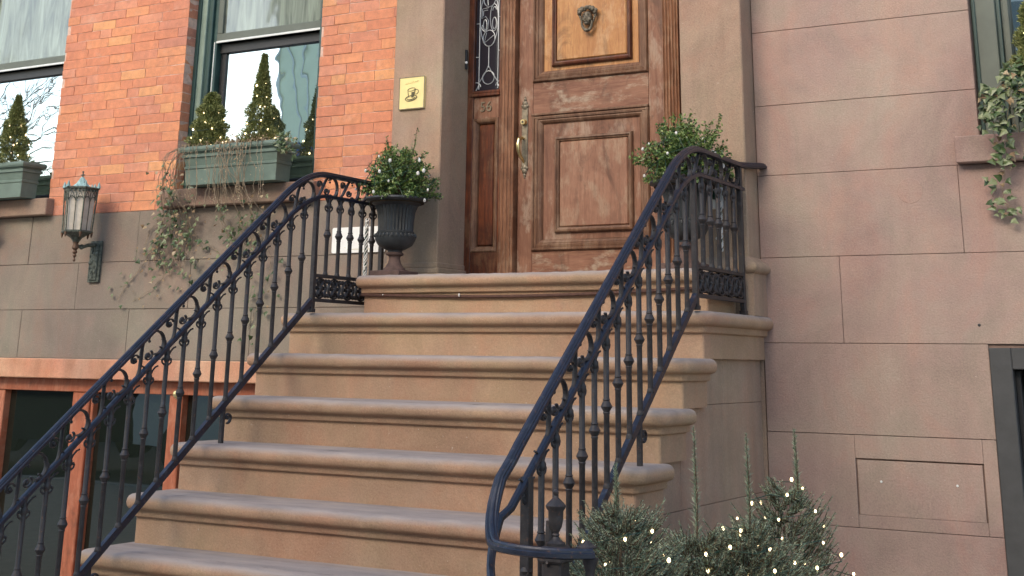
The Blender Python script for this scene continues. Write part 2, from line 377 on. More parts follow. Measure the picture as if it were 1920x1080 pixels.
def lay_all():
    lay(-7.515,-6.335,ZB,24); lay(-5.175,-4.487,ZB,24)
    mj=MB(); lay(-7.515,-6.335,ZB+24*CH,9,False,mj); lay(-5.175,-4.487,ZB+24*CH,9,False,mj); lay(-9.6,-8.68,ZB,33,False,mj)
    return mj
mj=lay_all(); bo=P(mj,'brick_field',M['brick'],bwall); bo['kind']='stuff'
# stone base blocks
bw=P(MB().box(-9.6,-4.49,.012,.4,1.607,ZB-.002).box(-9.6,-4.49,.02,.4,-.13,0.02),'wall',M['joint'],house)
def blocks(xs,z0,z1,mat,parent,g=.0028,y0=0,y1=.1,c=.002):
    for a,b in zip(xs[:-1],xs[1:]): B('stone_block',mat,parent,a+g/2,b-g/2,y0+random.uniform(-.0012,.0012),y1,z0+g/2,z1-g/2,c)
blocks([-9.6,-8.67,-7.655,-6.64,-5.60,-4.492],1.607,1.925,M['stone_base'],bw)
blocks([-9.6,-9.2,-8.17,-7.147,-6.13,-5.11,-4.492],1.925,2.233,M['stone_base'],bw)
blocks([-9.6,-8.67,-7.65,-6.62,-5.60,-4.492],2.233,ZB,M['stone_base'],bw)

# ------------------------------------------------------------------ windows on the left
def window(x0,x1,z0,z1,parent,name='window'):
    fr=P(MB().box(x0,x0+.075,.10,.24,z0,z1,.004).box(x1-.075,x1,.10,.24,z0,z1,.004).box(x0+.075,x1-.075,.10,.24,z1-.08,z1,.004),name,M['sage_paint'],parent)
    # dark inner staff beads
    P(MB().box(x0+.002,x0+.030,.085,.10,z0,z1,.002).box(x0+.075,x0+.115,.118,.25,z0,z1,.003).box(x0+.115,x0+.15,.14,.26,z0,z1,.003)
        .box(x1-.115,x1-.075,.128,.25,z0,z1,.003),'sash_channel',M['green_paint'],fr)
    zm=z0+1.03
    a=x0+.15;b=x1-.10
    P(MB().box(a,b,.135,.175,zm,zm+.055,.003).box(a,a+.045,.135,.175,zm+.055,z1-.08,.003).box(b-.03,b,.135,.175,zm+.055,z1-.08,.003),'sash',M['grey_paint'],fr)
    P(MB().box(a,b,.130,.137,zm-.012,zm+.004,.002),'sash_edge',M['silver'],fr)
    P(MB().box(a,b,.178,.25,zm-.075,zm-.012,.002).box(a,a+.05,.19,.23,z0+.04,zm-.07,.003).box(b-.03,b,.19,.23,z0+.04,zm-.07,.003).box(a,b,.19,.24,z0,z0+.06,.003),'sash',M['black_paint'],fr)
    P(MB().box(a-.022,a-.014,.136,.150,z0+.05,zm,.001),'parting_bead',M['silver'],fr)
    P(MB().box(a+.045,b-.03,.155,.160,zm+.055,z1-.08),'pane',M['glass_top'],fr)
    P(MB().box(a+.05,b-.03,.205,.211,z0+.06,zm-.075),'pane',M['glass_bright'],fr)
    P(MB().box(x0,x1,.262,.4,z0,z1),'interior_backing',M['black_paint'],fr)
    return fr
window(-6.335,-5.175,2.685,4.72,house)
window(-8.68,-7.515,2.685,4.72,house)
def sill(x0,x1,z0,z1,y,parent,mat):
    B('window_sill',mat,parent,x0,x1,y,.12,z0,z1,.006)
sill(-6.39,-5.12,2.567,2.684,-.07,house,M['stone_sill']); sill(-8.75,-7.455,2.567,2.684,-.07,house,M['stone_sill'])

# ------------------------------------------------------------------ basement shopfront, left
shop=thing('basement_shopfront','terracotta framed basement windows with dark glass below the stone base','window',(-6.5,.1,0))
B('lintel',M['terra_beam'],shop,-9.6,-4.66,-.03,.2,1.478,1.605,.006)
B('top_rail',M['terra_wood'],shop,-9.6,-4.66,.05,.16,1.395,1.476,.004)
for a,b in((-8.10,-7.80),(-7.14,-6.985),(-6.275,-6.165),(-5.3,-5.2)): B('mullion',M['terra_wood'],shop,a,b,.06,.17,.12,1.394,.005)
B('mullion',M['terra_wood'],shop,-6.978,-6.955,.072,.14,.12,1.393,.004)
B('bottom_rail',M['terra_wood'],shop,-9.6,-4.66,.05,.17,0,.118,.004)
for a,b in((-7.80,-7.14),(-6.955,-6.275),(-6.165,-5.3),(-5.2,-4.66),(-9.6,-8.10)):
    P(MB().box(a,b,.115,.122,.12,1.394),'pane',M['glass_dark'],shop)
B('interior_backing',M['black_paint'],shop,-9.6,-4.66,.2,.3,0,1.47,0)
P(MB().lathe([(.001,0),(.028,0),(.03,.012),(.02,.018),(.02,.03),(.001,.034)],n=16),'round_lock',M['brass'],shop,True)
o=bpy.data.objects['round_lock']; o.rotation_euler=(PI/2,0,0); o.location=Vector((-6.20,.06,1.40))-shop.location

# ------------------------------------------------------------------ portal
portal=P(MB().box(-4.485,-4.137,-.16,.30,1.86,4.9,.006),'portal_jamb',M['stone_port'],house)
P(MB().box(-2.638,-2.292,-.16,.30,1.86,4.9,.006),'portal_jamb',M['stone_port'],house)
B('portal_lintel',M['stone_port'],house,-4.485,-2.292,-.16,.3,4.901,5.3,.006)
def plinth(x0,x1,y0):
    # stepped base with rounded cap
    pr=[(0,1.86),(0,2.062),(.006,2.066),(.02,2.075),(.026,2.09),(.022,2.105),(.008,2.118),(-.012,2.13),(-.045,2.16),(-.07,2.17)]
    vs=[];fs=[]
    for d,z in pr: vs+=[(x0-d,y0-d,z),(x1+d,y0-d,z),(x1+d,.25,z),(x0-d,.25,z)]
    for i in range(len(pr)-1):
        for k in range(4): fs.append((i*4+k,i*4+(k+1)%4,(i+1)*4+(k+1)%4,(i+1)*4+k))
    fs.append((0,1,2,3)); n=len(vs); fs.append((n-4,n-3,n-2,n-1))
    return MB().add(vs,fs)
P(plinth(-2.70,-2.262,-.19),'plinth',M['stone_port'],house,True)
mb=MB()
for x0,x1 in((-4.485,-4.137),):
    for k,(d,z0,z1) in enumerate(((.035,2.0,2.10),(.02,2.10,2.13),(.008,2.13,2.16))): mb.box(x0-d,x1+d,-.16-d,.2,z0,z1,.004)
P(mb,'plinth',M['stone_port'],house)

B('backing_wall',M['stone_port'],house,-4.49,-2.293,.002,.4,0,1.859,0)
B('backing_wall',M['black_paint'],house,-4.49,-2.30,.301,.4,1.86,5.2,0)
P(MB().box(-3.81,-3.79,.16,.22,2.098,4.46).box(-2.86,-2.84,.16,.22,2.098,4.46),'door_backing',M['wood_red'],house)
# ------------------------------------------------------------------ front door
Y=.15
door=P(MB().box(-3.798,-2.853,Y+.02,Y+.07,2.10,4.45,.003),'door',M['wood_red'],house)
B('door_stile',M['wood_v'],door,-3.795,-3.697,Y,Y+.03,2.105,4.45,.003)
B('door_stile',M['wood_v'],door,-2.957,-2.856,Y,Y+.03,2.105,4.45,.003)
B('door_rail',M['wood_h'],door,-3.696,-2.958,Y+.001,Y+.03,2.105,2.232,.002)
B('door_rail',M['wood_h'],door,-3.696,-2.958,Y+.001,Y+.03,3.022,3.208,.002)
B('door_rail',M['wood_h'],door,-3.696,-2.958,Y+.001,Y+.03,4.30,4.45,.002)
bol=[(0,0),(0,.012),(.006,.020),(.014,.021),(.018,.012),(.024,.014),(.034,.016),(.040,.008),(.046,.009),(.056,.002),(.062,-.006),(.066,-.014)]
def pf(x0,x1,z0,z1,y,prof,name,mat,par): return P(MB().frame(x0,x1,z0,z1,y,prof),name,mat,par,False)
pf(-3.697,-2.957,2.232,3.022,Y+.004,bol,'panel_moulding',M['wood_mould'],door)
pf(-3.697,-2.957,3.208,4.30,Y+.004,bol,'panel_moulding',M['wood_mould'],door)
B('field',M['wood_v'],door,-3.632,-3.022,Y+.016,Y+.04,2.296,2.958,.001)
B('field',M['wood_orange'],door,-3.632,-3.022,Y+.016,Y+.04,3.272,4.236,.001)
sm=[(0,0),(0,.014),(.006,.022),(.014,.024),(.020,.016),(.026,.014),(.030,.004),(.032,-.001)]
pf(-3.553,-3.062,2.332,2.878,Y+.016,sm,'panel_moulding',M['wood_mould'],door)
pf(-3.575,-3.060,3.268+.028,4.20,Y+.016,sm,'panel_moulding',M['wood_red'],door)
B('raised_panel',M['wood_panel'],door,-3.522,-3.093,Y+.003,Y+.02,2.363,2.847,.006)
B('raised_panel',M['wood_orange'],door,-3.544,-3.091,Y+.003,Y+.02,3.327,4.168,.006)
# head mould above lower panel (stepped drip)
P(MB().box(-3.70,-2.955,Y-.022,Y+.002,3.006,3.020,.003).box(-3.70,-2.955,Y-.014,Y+.002,2.990,3.004,.003),'panel_moulding',M['wood_mould'],door)
# door hardware
lk=P(MB().box(-3.768,-3.728,Y-.008,Y,2.72,3.06,.003),'lock_plate',M['old_brass'],door)
mb=MB()
for cz,sg in((3.06,1),(2.72,-1)):
    for dx,dz,r in((0,.028,.017),(-.014,.012,.011),(.014,.012,.011),(0,.052,.009),(0,.008,.018),(0,.066,.005)): mb.ball((-3.748+dx,Y-.006,cz+sg*dz),r,8,6,(1,.45,1))
P(mb,'finial_plate',M['old_brass'],lk,True)
P(MB().tube([(-3.750,Y-.006,2.975),(-3.750,Y-.03,2.975)],[.019,.016],14),'lock_cylinder',M['brass'],lk,True)
P(MB().tube([(-3.750,Y-.030,2.975),(-3.750,Y-.0325,2.975)],[.006,.006],8),'keyhole',M['black_paint'],lk)
hp=[(-3.752,Y-.005,2.880),(-3.755,Y-.03,2.882),(-3.760,Y-.052,2.868),(-3.762,Y-.06,2.84),(-3.760,Y-.058,2.805),(-3.756,Y-.045,2.775),(-3.752,Y-.02,2.755),(-3.752,Y-.004,2.74)]
P(MB().tube(hp,[.007,.009,.012,.0125,.012,.010,.008,.006],12),'pull_handle',M['brass'],lk,True)
P(MB().lathe([(.001,0),(.019,0),(.02,.006),(.012,.011),(.001,.013)],n=16),'upper_lock',M['old_brass'],door,True)
o=bpy.data.objects['upper_lock']; o.rotation_euler=(PI/2,0,0); o.location=Vector((-3.722,Y,3.292))-house.location
# face-shaped knocker
kc=(-3.327,Y-.012,3.567)
mb=MB()
mb.ball((kc[0],kc[1]-.012,kc[2]-.012),.036,14,10,(.82,.75,1.15))
mb.ball((kc[0],kc[1]-.040,kc[2]-.014),.007,8,6,(.8,1,2.0))
for s in(-1,1):
    mb.ball((kc[0]+s*.013,kc[1]-.035,kc[2]-.001),.006,8,5,(1.2,.6,.7)); mb.ball((kc[0]+s*.013,kc[1]-.036,kc[2]+.009),.006,8,5,(1.5,.7,.5))
    mb.ball((kc[0]+s*.017,kc[1]-.028,kc[2]-.022),.010,8,6,(1,.7,1))
mb.ball((kc[0],kc[1]-.037,kc[2]-.031),.007,8,5,(1.7,.6,.6)); mb.ball((kc[0],kc[1]-.032,kc[2]-.045),.010,8,5,(1.2,.8,.8))
kr=random.Random(3)
for i in range(40):
    a=PI*(.02+.96*i/39); rr=.047+kr.uniform(-.006,.012)
    mb.ball((kc[0]+rr*1.08*math.cos(a),kc[1]-.012+kr.uniform(-.012,.004),kc[2]+.018+rr*.62*math.sin(a)),kr.uniform(.009,.014),7,5)
for s in(-1,1):
    for k in range(5): mb.ball((kc[0]+s*(.052-.004*k),kc[1]-.008,kc[2]+.012-.011*k),.010-.001*k,7,5)
kn=P(mb,'knocker',M['pewter'],door,True)
ring=[]
for i in range(19):
    a=PI+PI*i/18; ring.append((kc[0]+.034*math.cos(a),kc[1]-.022-.008*math.sin(-a)*-1,kc[2]-.030+.056*math.sin(a)))
P(MB().tube(ring,[.006+.004*math.sin(PI*i/18) for i in range(19)],8).ball((kc[0],kc[1]-.024,kc[2]-.086),.011,8,6,(1.3,1,1)),'knocker_ring',M['pewter'],kn,True)

# fluted pilasters beside the door
def fluted(x0,x1,y,z0,z1,nf):
    mb=MB(); pts=[(x0,y+.05),(x0,y)]; wd=(x1-x0)/nf
    for k in range(nf):
        a=x0+wd*k
        for t,d in((.12,0),(.25,.006),(.5,.009),(.75,.006),(.88,0)): pts.append((a+wd*t,y+d))
    pts+=[(x1,y),(x1,y+.05)]
    n=len(pts); vs=[(p[0],p[1],z0) for p in pts]+[(p[0],p[1],z1) for p in pts]
    fs=[(i,i+1,n+i+1,n+i) for i in range(n-1)]+[tuple(range(n)),tuple(range(n,2*n))]
    return mb.add(vs,fs)
YF=.11
P(fluted(-3.898,-3.803,YF,2.09,4.8,4),'fluted_pilaster',M['wood_flute'],house)
P(fluted(-2.850,-2.757,YF,2.09,4.8,5),'fluted_pilaster',M['wood_flute'],house)
B('door_head',M['wood_flute'],house,-4.137,-2.64,YF,.3,4.46,4.9,.003)
B('door_sill',M['stone_port'],house,-4.137,-2.64,.05,.3,2.066,2.097,.004)
# sidelights (left one in view, right one behind the stone jamb)
def sidelight(x0,x1,view=True):
    sl_=P(MB().box(x0,x1,.17,.22,2.098,4.46,.002),'sidelight',M['wood_red'],house)
    w=x1-x0
    B('stile',M['wood_red'],sl_,x0,x0+.042,.125,.17,2.10,4.46,.003); B('stile',M['wood_red'],sl_,x1-.022,x1,.13,.17,2.10,4.46,.003)
    B('rail',M['wood_red'],sl_,x0+.042,x1-.022,.13,.17,2.10,2.235,.003)
    B('rail',M['wood_v'],sl_,x0+.042,x1-.022,.135,.17,3.018,3.150,.003)
    P(MB().box(x0+.02,x1-.01,.118,.16,3.150,3.170,.004).box(x0+.03,x1-.015,.124,.16,3.170,3.186,.003),'rail',M['wood_red'],sl_)
    pf(x0+.042,x1-.022,2.235,3.018,.137,[(0,0),(0,.008),(.006,.012),(.014,.010),(.022,.006),(.03,-.006),(.034,-.02)],'panel_moulding',M['wood_mould'],sl_)
    B('raised_panel',M['wood_red'],sl_,x0+.078,x1-.058,.145,.17,2.272,2.982,.006)
    P(MB().box(x0+.042,x1-.022,.150,.156,3.186,4.44),'pane',M['glass_lead'],sl_)
    return sl_
sl1=sidelight(-4.137,-3.899); sidelight(-2.756,-2.64+.12)
# lead came design
def circ(cx,cz,rx,rz,y,a0=0,a1=2*PI,n=24): return [(cx+rx*math.cos(a0+(a1-a0)*i/n),y,cz+rz*math.sin(a0+(a1-a0)*i/n)) for i in range(n+1)]
mb=MB(); yl=.148; cx=-4.005; R=.0030
def ln(p): mb.tube([(a,yl,b) for a,b in p],R,5)
ln([(cx-.066,3.20),(cx-.066,4.44)]); ln([(cx+.066,3.20),(cx+.066,4.44)])
zc=3.268
mb.tube(circ(cx,zc,.041,.041,yl),R,5)
ln([(cx,3.33),(cx,3.458)]); ln([(cx-.062,3.245),(cx-.04,3.275),(cx-.016,3.31),(cx,3.345),(cx+.016,3.31),(cx+.04,3.275),(cx+.062,3.245)])
for s in(-1,1):
    mb.tube(circ(cx+s*.085,3.215,.032,.028,yl,.0 if s<0 else PI,PI if s<0 else 0,10),R,5); ln([(cx+s*.066,3.225),(cx+s*.085,3.195)])
for c2 in(3.512,3.760): mb.tube(circ(cx,c2,.042,.050,yl),R,5)
mb.tube(circ(cx,3.636,.066,.176,yl),R,5)
mb.tube(circ(cx+.034,3.64,.028,.085,yl),R,5); mb.tube(circ(cx+.036,3.604,.014,.036,yl),R,5); mb.tube(circ(cx+.036,3.676,.014,.03,yl,.4,2.9),R,5)
ln([(cx-.006,3.705),(cx-.052,3.700),(cx-.054,3.640),(cx-.028,3.652),(cx-.008,3.625),(cx-.010,3.575),(cx-.030,3.552),(cx-.052,3.575),(cx-.050,3.60)])
ln([(cx-.012,3.690),(cx-.042,3.688),(cx-.044,3.655)]); mb.tube(circ(cx-.03,3.598,.012,.034,yl),R,5)
ln([(cx-.01,3.72),(cx-.014,3.76)]); ln([(cx-.018,3.548),(cx-.034,3.484),(cx+.034,3.528)])
for z in(3.40,3.61,3.86): ln([(cx-.066,z),(cx-.095,z)]); ln([(cx+.066,z+.03),(cx+.084,z+.03)])
P(mb,'lead_came',M['lead'],sl1,True)
def text(body,size,mat,name,parent,loc,ext=.0015,font_shear=0,rot=(PI/2,0,0),sx=1):
    cu=bpy.data.curves.new(name,'FONT'); cu.body=body; cu.size=size; cu.extrude=ext; cu.align_x='CENTER'; cu.align_y='CENTER'; cu.shear=font_shear
    t=bpy.data.objects.new(name,cu); col.objects.link(t); dg=bpy.context.evaluated_depsgraph_get()
    me=bpy.data.meshes.new_from_object(t.evaluated_get(dg)); bpy.data.objects.remove(t)
    me.materials.clear(); me.materials.append(mat)
    o=bpy.data.objects.new(name,me); col.objects.link(o); o.parent=parent; o.location=loc; o.rotation_euler=rot; o.scale=(sx,1,1)
    return abspart(o,parent)
text('56',.085,M['old_brass'],'house_number',sl1,(-4.008,.132,3.085),.004)

# ------------------------------------------------------------------ brownstone house (right)
rh=thing('brownstone_townhouse','pinkish brown stone townhouse wall right of the doorway with thin joints','building',(0,0,0))
rw=P(MB().box(-2.292,-1.17,.012,.4,0,5.2).box(-1.17,-.05,.012,.4,1.7195,2.56).box(-1.3,0,.31,.42,0,1.9).box(-.05,2.6,.012,.4,0,5.2),'wall',M['joint'],rh)
WZ=[0,.5,.908,1.318,1.735,2.149,2.563,2.926,3.322,3.73,4.14,4.55]
def rb(x0,x1,z0,z1): blocks([x0,x1],z0,z1,M['stone_wall'],rw,.0019)
for i in range(len(WZ)-1):
    z0,z1=WZ[i],WZ[i+1]
    if i<3: 
        if i==2: continue
        rb(-2.289,-1.213,z0,z1); 
    elif i==3: rb(-2.289,-1.213,z0,z1)
    elif i==4: rb(-2.289,-1.884,z0,z1); rb(-1.884,-.05,z0,z1)
    elif i==5: rb(-2.289,-1.285,z0,z1); rb(-1.285,-.05,z0,z1)
    else: rb(-2.289,-1.171,z0,z1)
    rb(-.049,1.2,z0,z1); rb(1.2,2.6,z0,z1)
rb(-1.27,-.05,2.50,2.5601) if False else None
# course with the infilled, incised rectangle
g=.007
mk=lambda a,b,c,d,y=0:B('stone_block',M['stone_wall'],rw,a,b,y,.1,c,d,.0015)
mk(-2.289,-1.861,.9095,1.3165); mk(-1.276,-1.2145,.9095,1.3165)
mk(-1.860,-1.277,1.214,1.3165); mk(-1.860,-1.277,.9095,.965,.001); mk(-1.860+g,-1.277-g,.966,1.214-g,.0015)
for x in(-1.745,-1.40): P(MB().lathe([(.001,-.004),(.006,-.004),(.005,.002),(.001,.003)],n=10),'screw',M['white'],rh,True).location=(x,-.001,1.115)
for o_ in [o for o in rh.children if o.name.startswith('screw')]: o_.rotation_euler=(PI/2,0,0)
P(MB().ball((-1.245,.003,1.82),.010,8,5,(1,.5,1)),'bolt_hole',M['black_paint'],rh)
# round filler disc
P(MB().lathe([(.001,-.004),(.062,-.002),(.060,.0006),(.001,.0008)],n=32),'round_patch',stone('patched_stone',(.30,.22,.19),(.365,.25,.212),(.355,.27,.225),.14,0),rh)
o=bpy.data.objects['round_patch']; o.rotation_euler=(PI/2,0,0); o.location=(-1.517,-.001,2.452)
# right window
def window_r():
    x0,x1,z0,z1=-1.17,-.05,2.697,4.7
    fr=P(MB().box(x0,x0+.115,.055,.2,z0,z1,.004).box(x1-.11,x1,.055,.2,z0,z1,.004).box(x0+.115,x1-.11,.055,.2,z1-.1,z1,.004),'window',M['grey_paint'],rh)
    P(MB().box(x0+.006,x0+.022,.045,.055,z0,z1,.002).box(x0+.115,x0+.135,.075,.2,z0,z1,.002),'bead',M['green_paint'],fr)
    P(MB().box(x0+.135,x0+.17,.10,.2,z0,z1,.003).box(x1-.16,x1-.11,.10,.2,z0,z1,.003).box(x0+.17,x1-.16,.10,.2,z0,z0+.07,.003),'sash',M['grey_paint'],fr)
    P(MB().box(x0+.168,x1-.16,.16,.166,z0+.07,z1-.1),'pane',M['glass_right'],fr)
    P(MB().box(x0,x1,.22,.4,z0,z1),'interior_backing',M['black_paint'],fr)
window_r()
P(MB().box(-1.28,.04,-.055,.12,2.566,2.694,.005),'window_sill',M['stone_wall'],rh)
# dark basement door, right
bd=P(MB().box(-1.213,-1.115,-.004,.3,0,1.7185,.004).box(-.15,-.05,-.004,.3,0,1.7185,.004).box(-1.115,-.15,-.004,.3,1.625,1.7185,.004),'basement_door',M['char_paint'],rh)
P(MB().box(-1.115,-1.092,.05,.3,0,1.62,.003).box(-1.090,-1.07,.10,.3,0,1.60,.003),'door_stop',M['black_paint'],bd)
P(MB().box(-1.07,-.15,.16,.2,0,1.625,.003),'door_leaf',M['black_paint'],bd)
pf(-1.0,-.3,.2,1.5,.16,[(0,0),(0,.01),(.02,.014),(.04,.002),(.05,-.01)],'panel_moulding',M['black_paint'],bd)

# ------------------------------------------------------------------ stoop
stoop=thing('front_steps','broad brown stone stoop with rounded nosings leading up to the door','stairs',(-3.465,-1.5,0))
RISE=.2066; RUN=.2535
prof=[(.000,-.2066),(.000,-.100),(.004,-.096),(.015,-.094),(.019,-.088),(.019,-.070),(.022,-.066),(.030,-.064),(.041,-.060),(.049,-.050),(.052,-.036),(.050,-.022),(.043,-.010),(.032,-.003),(.018,.000),(-.03,.000)]
def step(x0,x1,yf,yb,zt,mat,rad=.012,pr=prof):
    mb=MB(); vs=[];fs=[]; loops=[]
    N=5; NX=60; rs=random.Random(int(zt*1000)); wob=[rs.gauss(0,.0011) for _ in range(NX+1)]; wz=[rs.gauss(0,.0010) for _ in range(NX+1)]
    for q in range(3):
        wob=[(wob[max(i-1,0)]+wob[i]*1.4+wob[min(i+1,NX)])/3 for i in range(NX+1)]
    chips={rs.randrange(4,NX-4):rs.uniform(.003,.008) for _ in range(5)}
    for d,z in pr:
        L=[]
        L.append((x0-d,yb,zt+z))
        for cxx,sg,a0,a1 in((x0,-1,PI,1.5*PI),(x1,1,1.5*PI,2*PI)):
            r=rad+max(d,0)
            ccx=cxx+(rad if sg<0 else -rad); ccy=yf+rad
            for i in range(N+1):
                a=a0+(a1-a0)*i/N
                if d<0: L.append((cxx-sg*(-d),yf-d,zt+z))
                else: L.append((ccx+r*math.cos(a),ccy+r*math.sin(a),zt+z))
        L.append((x1+d,yb,zt+z))
        fr=[]
        for i in range(1,NX):
            xx=x0+rad+(x1-x0-2*rad)*i/NX; nose=d>.025 and z>-.06
            yy=yf-d+wob[i]*2.2+(chips.get(i,0)*(1 if z>-.04 else .3) if nose else 0); dip=-.004*math.exp(-((i/NX-.5)/.22)**2)*(1 if z>-.03 else 0)
            fr.append((xx,yy,zt+z+(wz[i]+dip if z>-.06 else 0)))
        L[N+2:N+2]=fr; loops.append(L)
    n=len(loops[0])
    for L in loops: vs+=L
    # subdivide along x for soft wear? keep simple
    for i in range(len(loops)-1):
        for k in range(n-1): fs.append((i*n+k,i*n+k+1,(i+1)*n+k+1,(i+1)*n+k))
    m=len(loops)-1
    # caps: only use outer points; inner row is quad-like
    fs.append(tuple(m*n+k for k in range(n)))
    fs.append(tuple(range(n)))
    fs.append(tuple(i*n for i in range(len(loops)))+()) ; fs.append(tuple(i*n+n-1 for i in range(len(loops))))
    return mb.add(vs,fs)
X0,X1=-4.64,-2.286
def build_steps():
    for k in range(10):
        zt=2.066-RISE*k; yf=-.61-RUN*k+.05
        if k==0: x0,x1,yb=-4.345,-2.36,.10
        elif k==1: x0,x1,yb=X0,X1,-.001
        else: x0,x1,yb=X0,X1,yf+RUN+.02
        P(step(x0,x1,yf,yb,zt,None),'step',M['tread'],stoop,True)
build_steps()
# cheek walls under the steps
ck=P(MB().box(X0+.06,X1-.035,-.79,-.01,0,1.655).box(X0+.06,X1-.035,-1.30,-.79,0,1.24).box(X0+.06,X1-.035,-1.80,-1.30,0,.83).box(X0+.06,X1-.035,-2.3,-1.8,0,.41),'cheek_wall',M['joint'],stoop)
def cheek(y0,y1,z0,z1):
    B('stone_block',M['stone_port'],ck,X1-.10,X1-.026,y0+.001,y1-.001,z0+.001,z1-.001,.0015)
    B('stone_block',M['stone_wall'],ck,X0+.026,X0+.10,y0+.001,y1-.001,z0+.001,z1-.001,.0015)
for z0,z1,ys in((1.455,1.656,(-.80,-.52,-.002)),(1.04,1.455,(-1.05,-.55,-.002)),(.63,1.04,(-1.56,-.8,-.002)),(.21,.63,(-2.07,-1.2,-.4,-.002)),(0,.21,(-2.3,-1.6,-.8,-.002))):
    for a,b in zip(ys[:-1],ys[1:]): cheek(a,b,z0,z1)
for a,b,z0,z1 in((-1.33,-1.051,1.04,1.238),(-1.84,-1.561,.63,.825),(-2.34,-2.071,.21,.41)): cheek(a,b,z0,z1)

# ------------------------------------------------------------------ railings
def ztop(y):
    flat=2.590; sl=lambda yy:2.335+.807*(yy+1.271)
    if y>-.76: return flat
    if y<-1.16: return sl(y)
    t=(-.76-y)/.40
    a,b,c=flat,flat+.005,sl(-1.16)
    return (1-t)**2*a+2*t*(1-t)*b+t*t*c
def zmid(y): return ztop(y)-.114-.036*min(1,max(0,(-.80-y)/.4))
def zbot(y): return min(1.925, 2.335-.742+.807*(y+1.271)) if y<-.86 else 1.925
railprof=[(-.020,-.009),(-.020,.003),(-.015,.006),(-.0145,.011),(-.009,.011),(-.006,.016),(0,.018),(.006,.016),(.009,.011),(.0145,.011),(.015,.006),(.020,.003),(.020,-.009),(.010,-.014),(-.010,-.014)]
flatprof=[(-.016,-.007),(-.016,.007),(.016,.007),(.016,-.007)]
def bal_mesh(h,name='baluster'):
    mb=MB(); r=.0112
    k=.50*h
    mb.lathe([(r,0),(r,k-.030),(r*1.25,k-.024),(r*1.05,k-.020),(.0205,k-.004),(.0225,k),(.0205,k+.004),(r*1.1,k+.022),(r*1.3,k+.026),(r,k+.032),(r,h)],n=8)
    mb.lathe([(.015,0),(.016,.004),(.012,.018),(.0112,.02)],n=8)
    mb.lathe([(.012,-.03),(.016,-.022),(.016,-.006),(.012,.002)],c=(0,0,h-.045),n=8)
    for s in(-1,1):   # small curled hooks
        pts=[(0,s*.006,h-.085),(0,s*.016,h-.088),(0,s*.027,h-.080),(0,s*.031,h-.068),(0,s*.026,h-.060)]
        mb.tube(pts,[.005,.005,.0045,.004,.004],6); mb.ball((0,s*.024,h-.064),.0068,6,5)
        pts=[(0,s*.008,h-.050),(0,s*.020,h-.028),(0,s*.036,h-.012),(0,s*.052,h-.006)]
        mb.tube(pts,.0045,6)
    return mb.mesh(name)
BM_S=bal_mesh(.620); BM_F=bal_mesh(.430)
def scroll_mesh():
    mb=MB(); hh=.050
    def rib(p,r=.0062,w=1.8): mb.tube([(0,a,b) for a,b in p],r,6,True,(w,.8))
    # C ring open to +y
    c=(.052,0); pts=[]
    for i in range(19):
        a=math.radians(52+256*i/18); pts.append((c[0]+.043*math.cos(a),c[1]+.050*math.sin(a)))
    rib(pts)
    mb.ball((0,c[0]+.024,.028),.0065,7,5)
    # S diagonal from top rail to mid rail
    pts=[]
    for i in range(15):
        t=i/14; pts.append((.078+.128*t, hh*math.cos(PI*t)*1.02+.004*math.sin(2*PI*t)))
    mb.tube([(0,a,b) for a,b in pts],[.0042+.0035*math.sin(PI*i/14) for i in range(15)],6,True,(1.4,.8))
    # small spirals either side of the diagonal
    for cx_,cz_,s in((.172,.016,1),(.108,-.020,-1)):
        pts=[]
        for i in range(15):
            a=s*math.radians(200-330*i/14)*1.0; rr=.022-.012*i/14; pts.append((cx_+rr*math.cos(a),cz_+rr*math.sin(a)))
        rib(pts,.0042); mb.ball((0,cx_,cz_),.0095,8,6)
    # leaf tips
    mb.tube([(0,.018,-.044),(0,.010,-.030),(0,.014,-.014),(0,.022,-.010)],[.006,.005,.003,.002],6,True,(1.6,.8))
    mb.tube([(0,.022,.036),(0,.012,.014),(0,.016,.0)],[.006,.004,.0015],6,True,(1.6,.7))
    return mb.mesh('scroll')
SM=scroll_mesh()
for me in(BM_S,BM_F,SM): me.materials.append(M['iron']); 
for me in(BM_S,BM_F,SM):
    me.polygons.foreach_set('use_smooth',[True]*len(me.polygons)); me.set_sharp_from_angle(angle=math.radians(45))
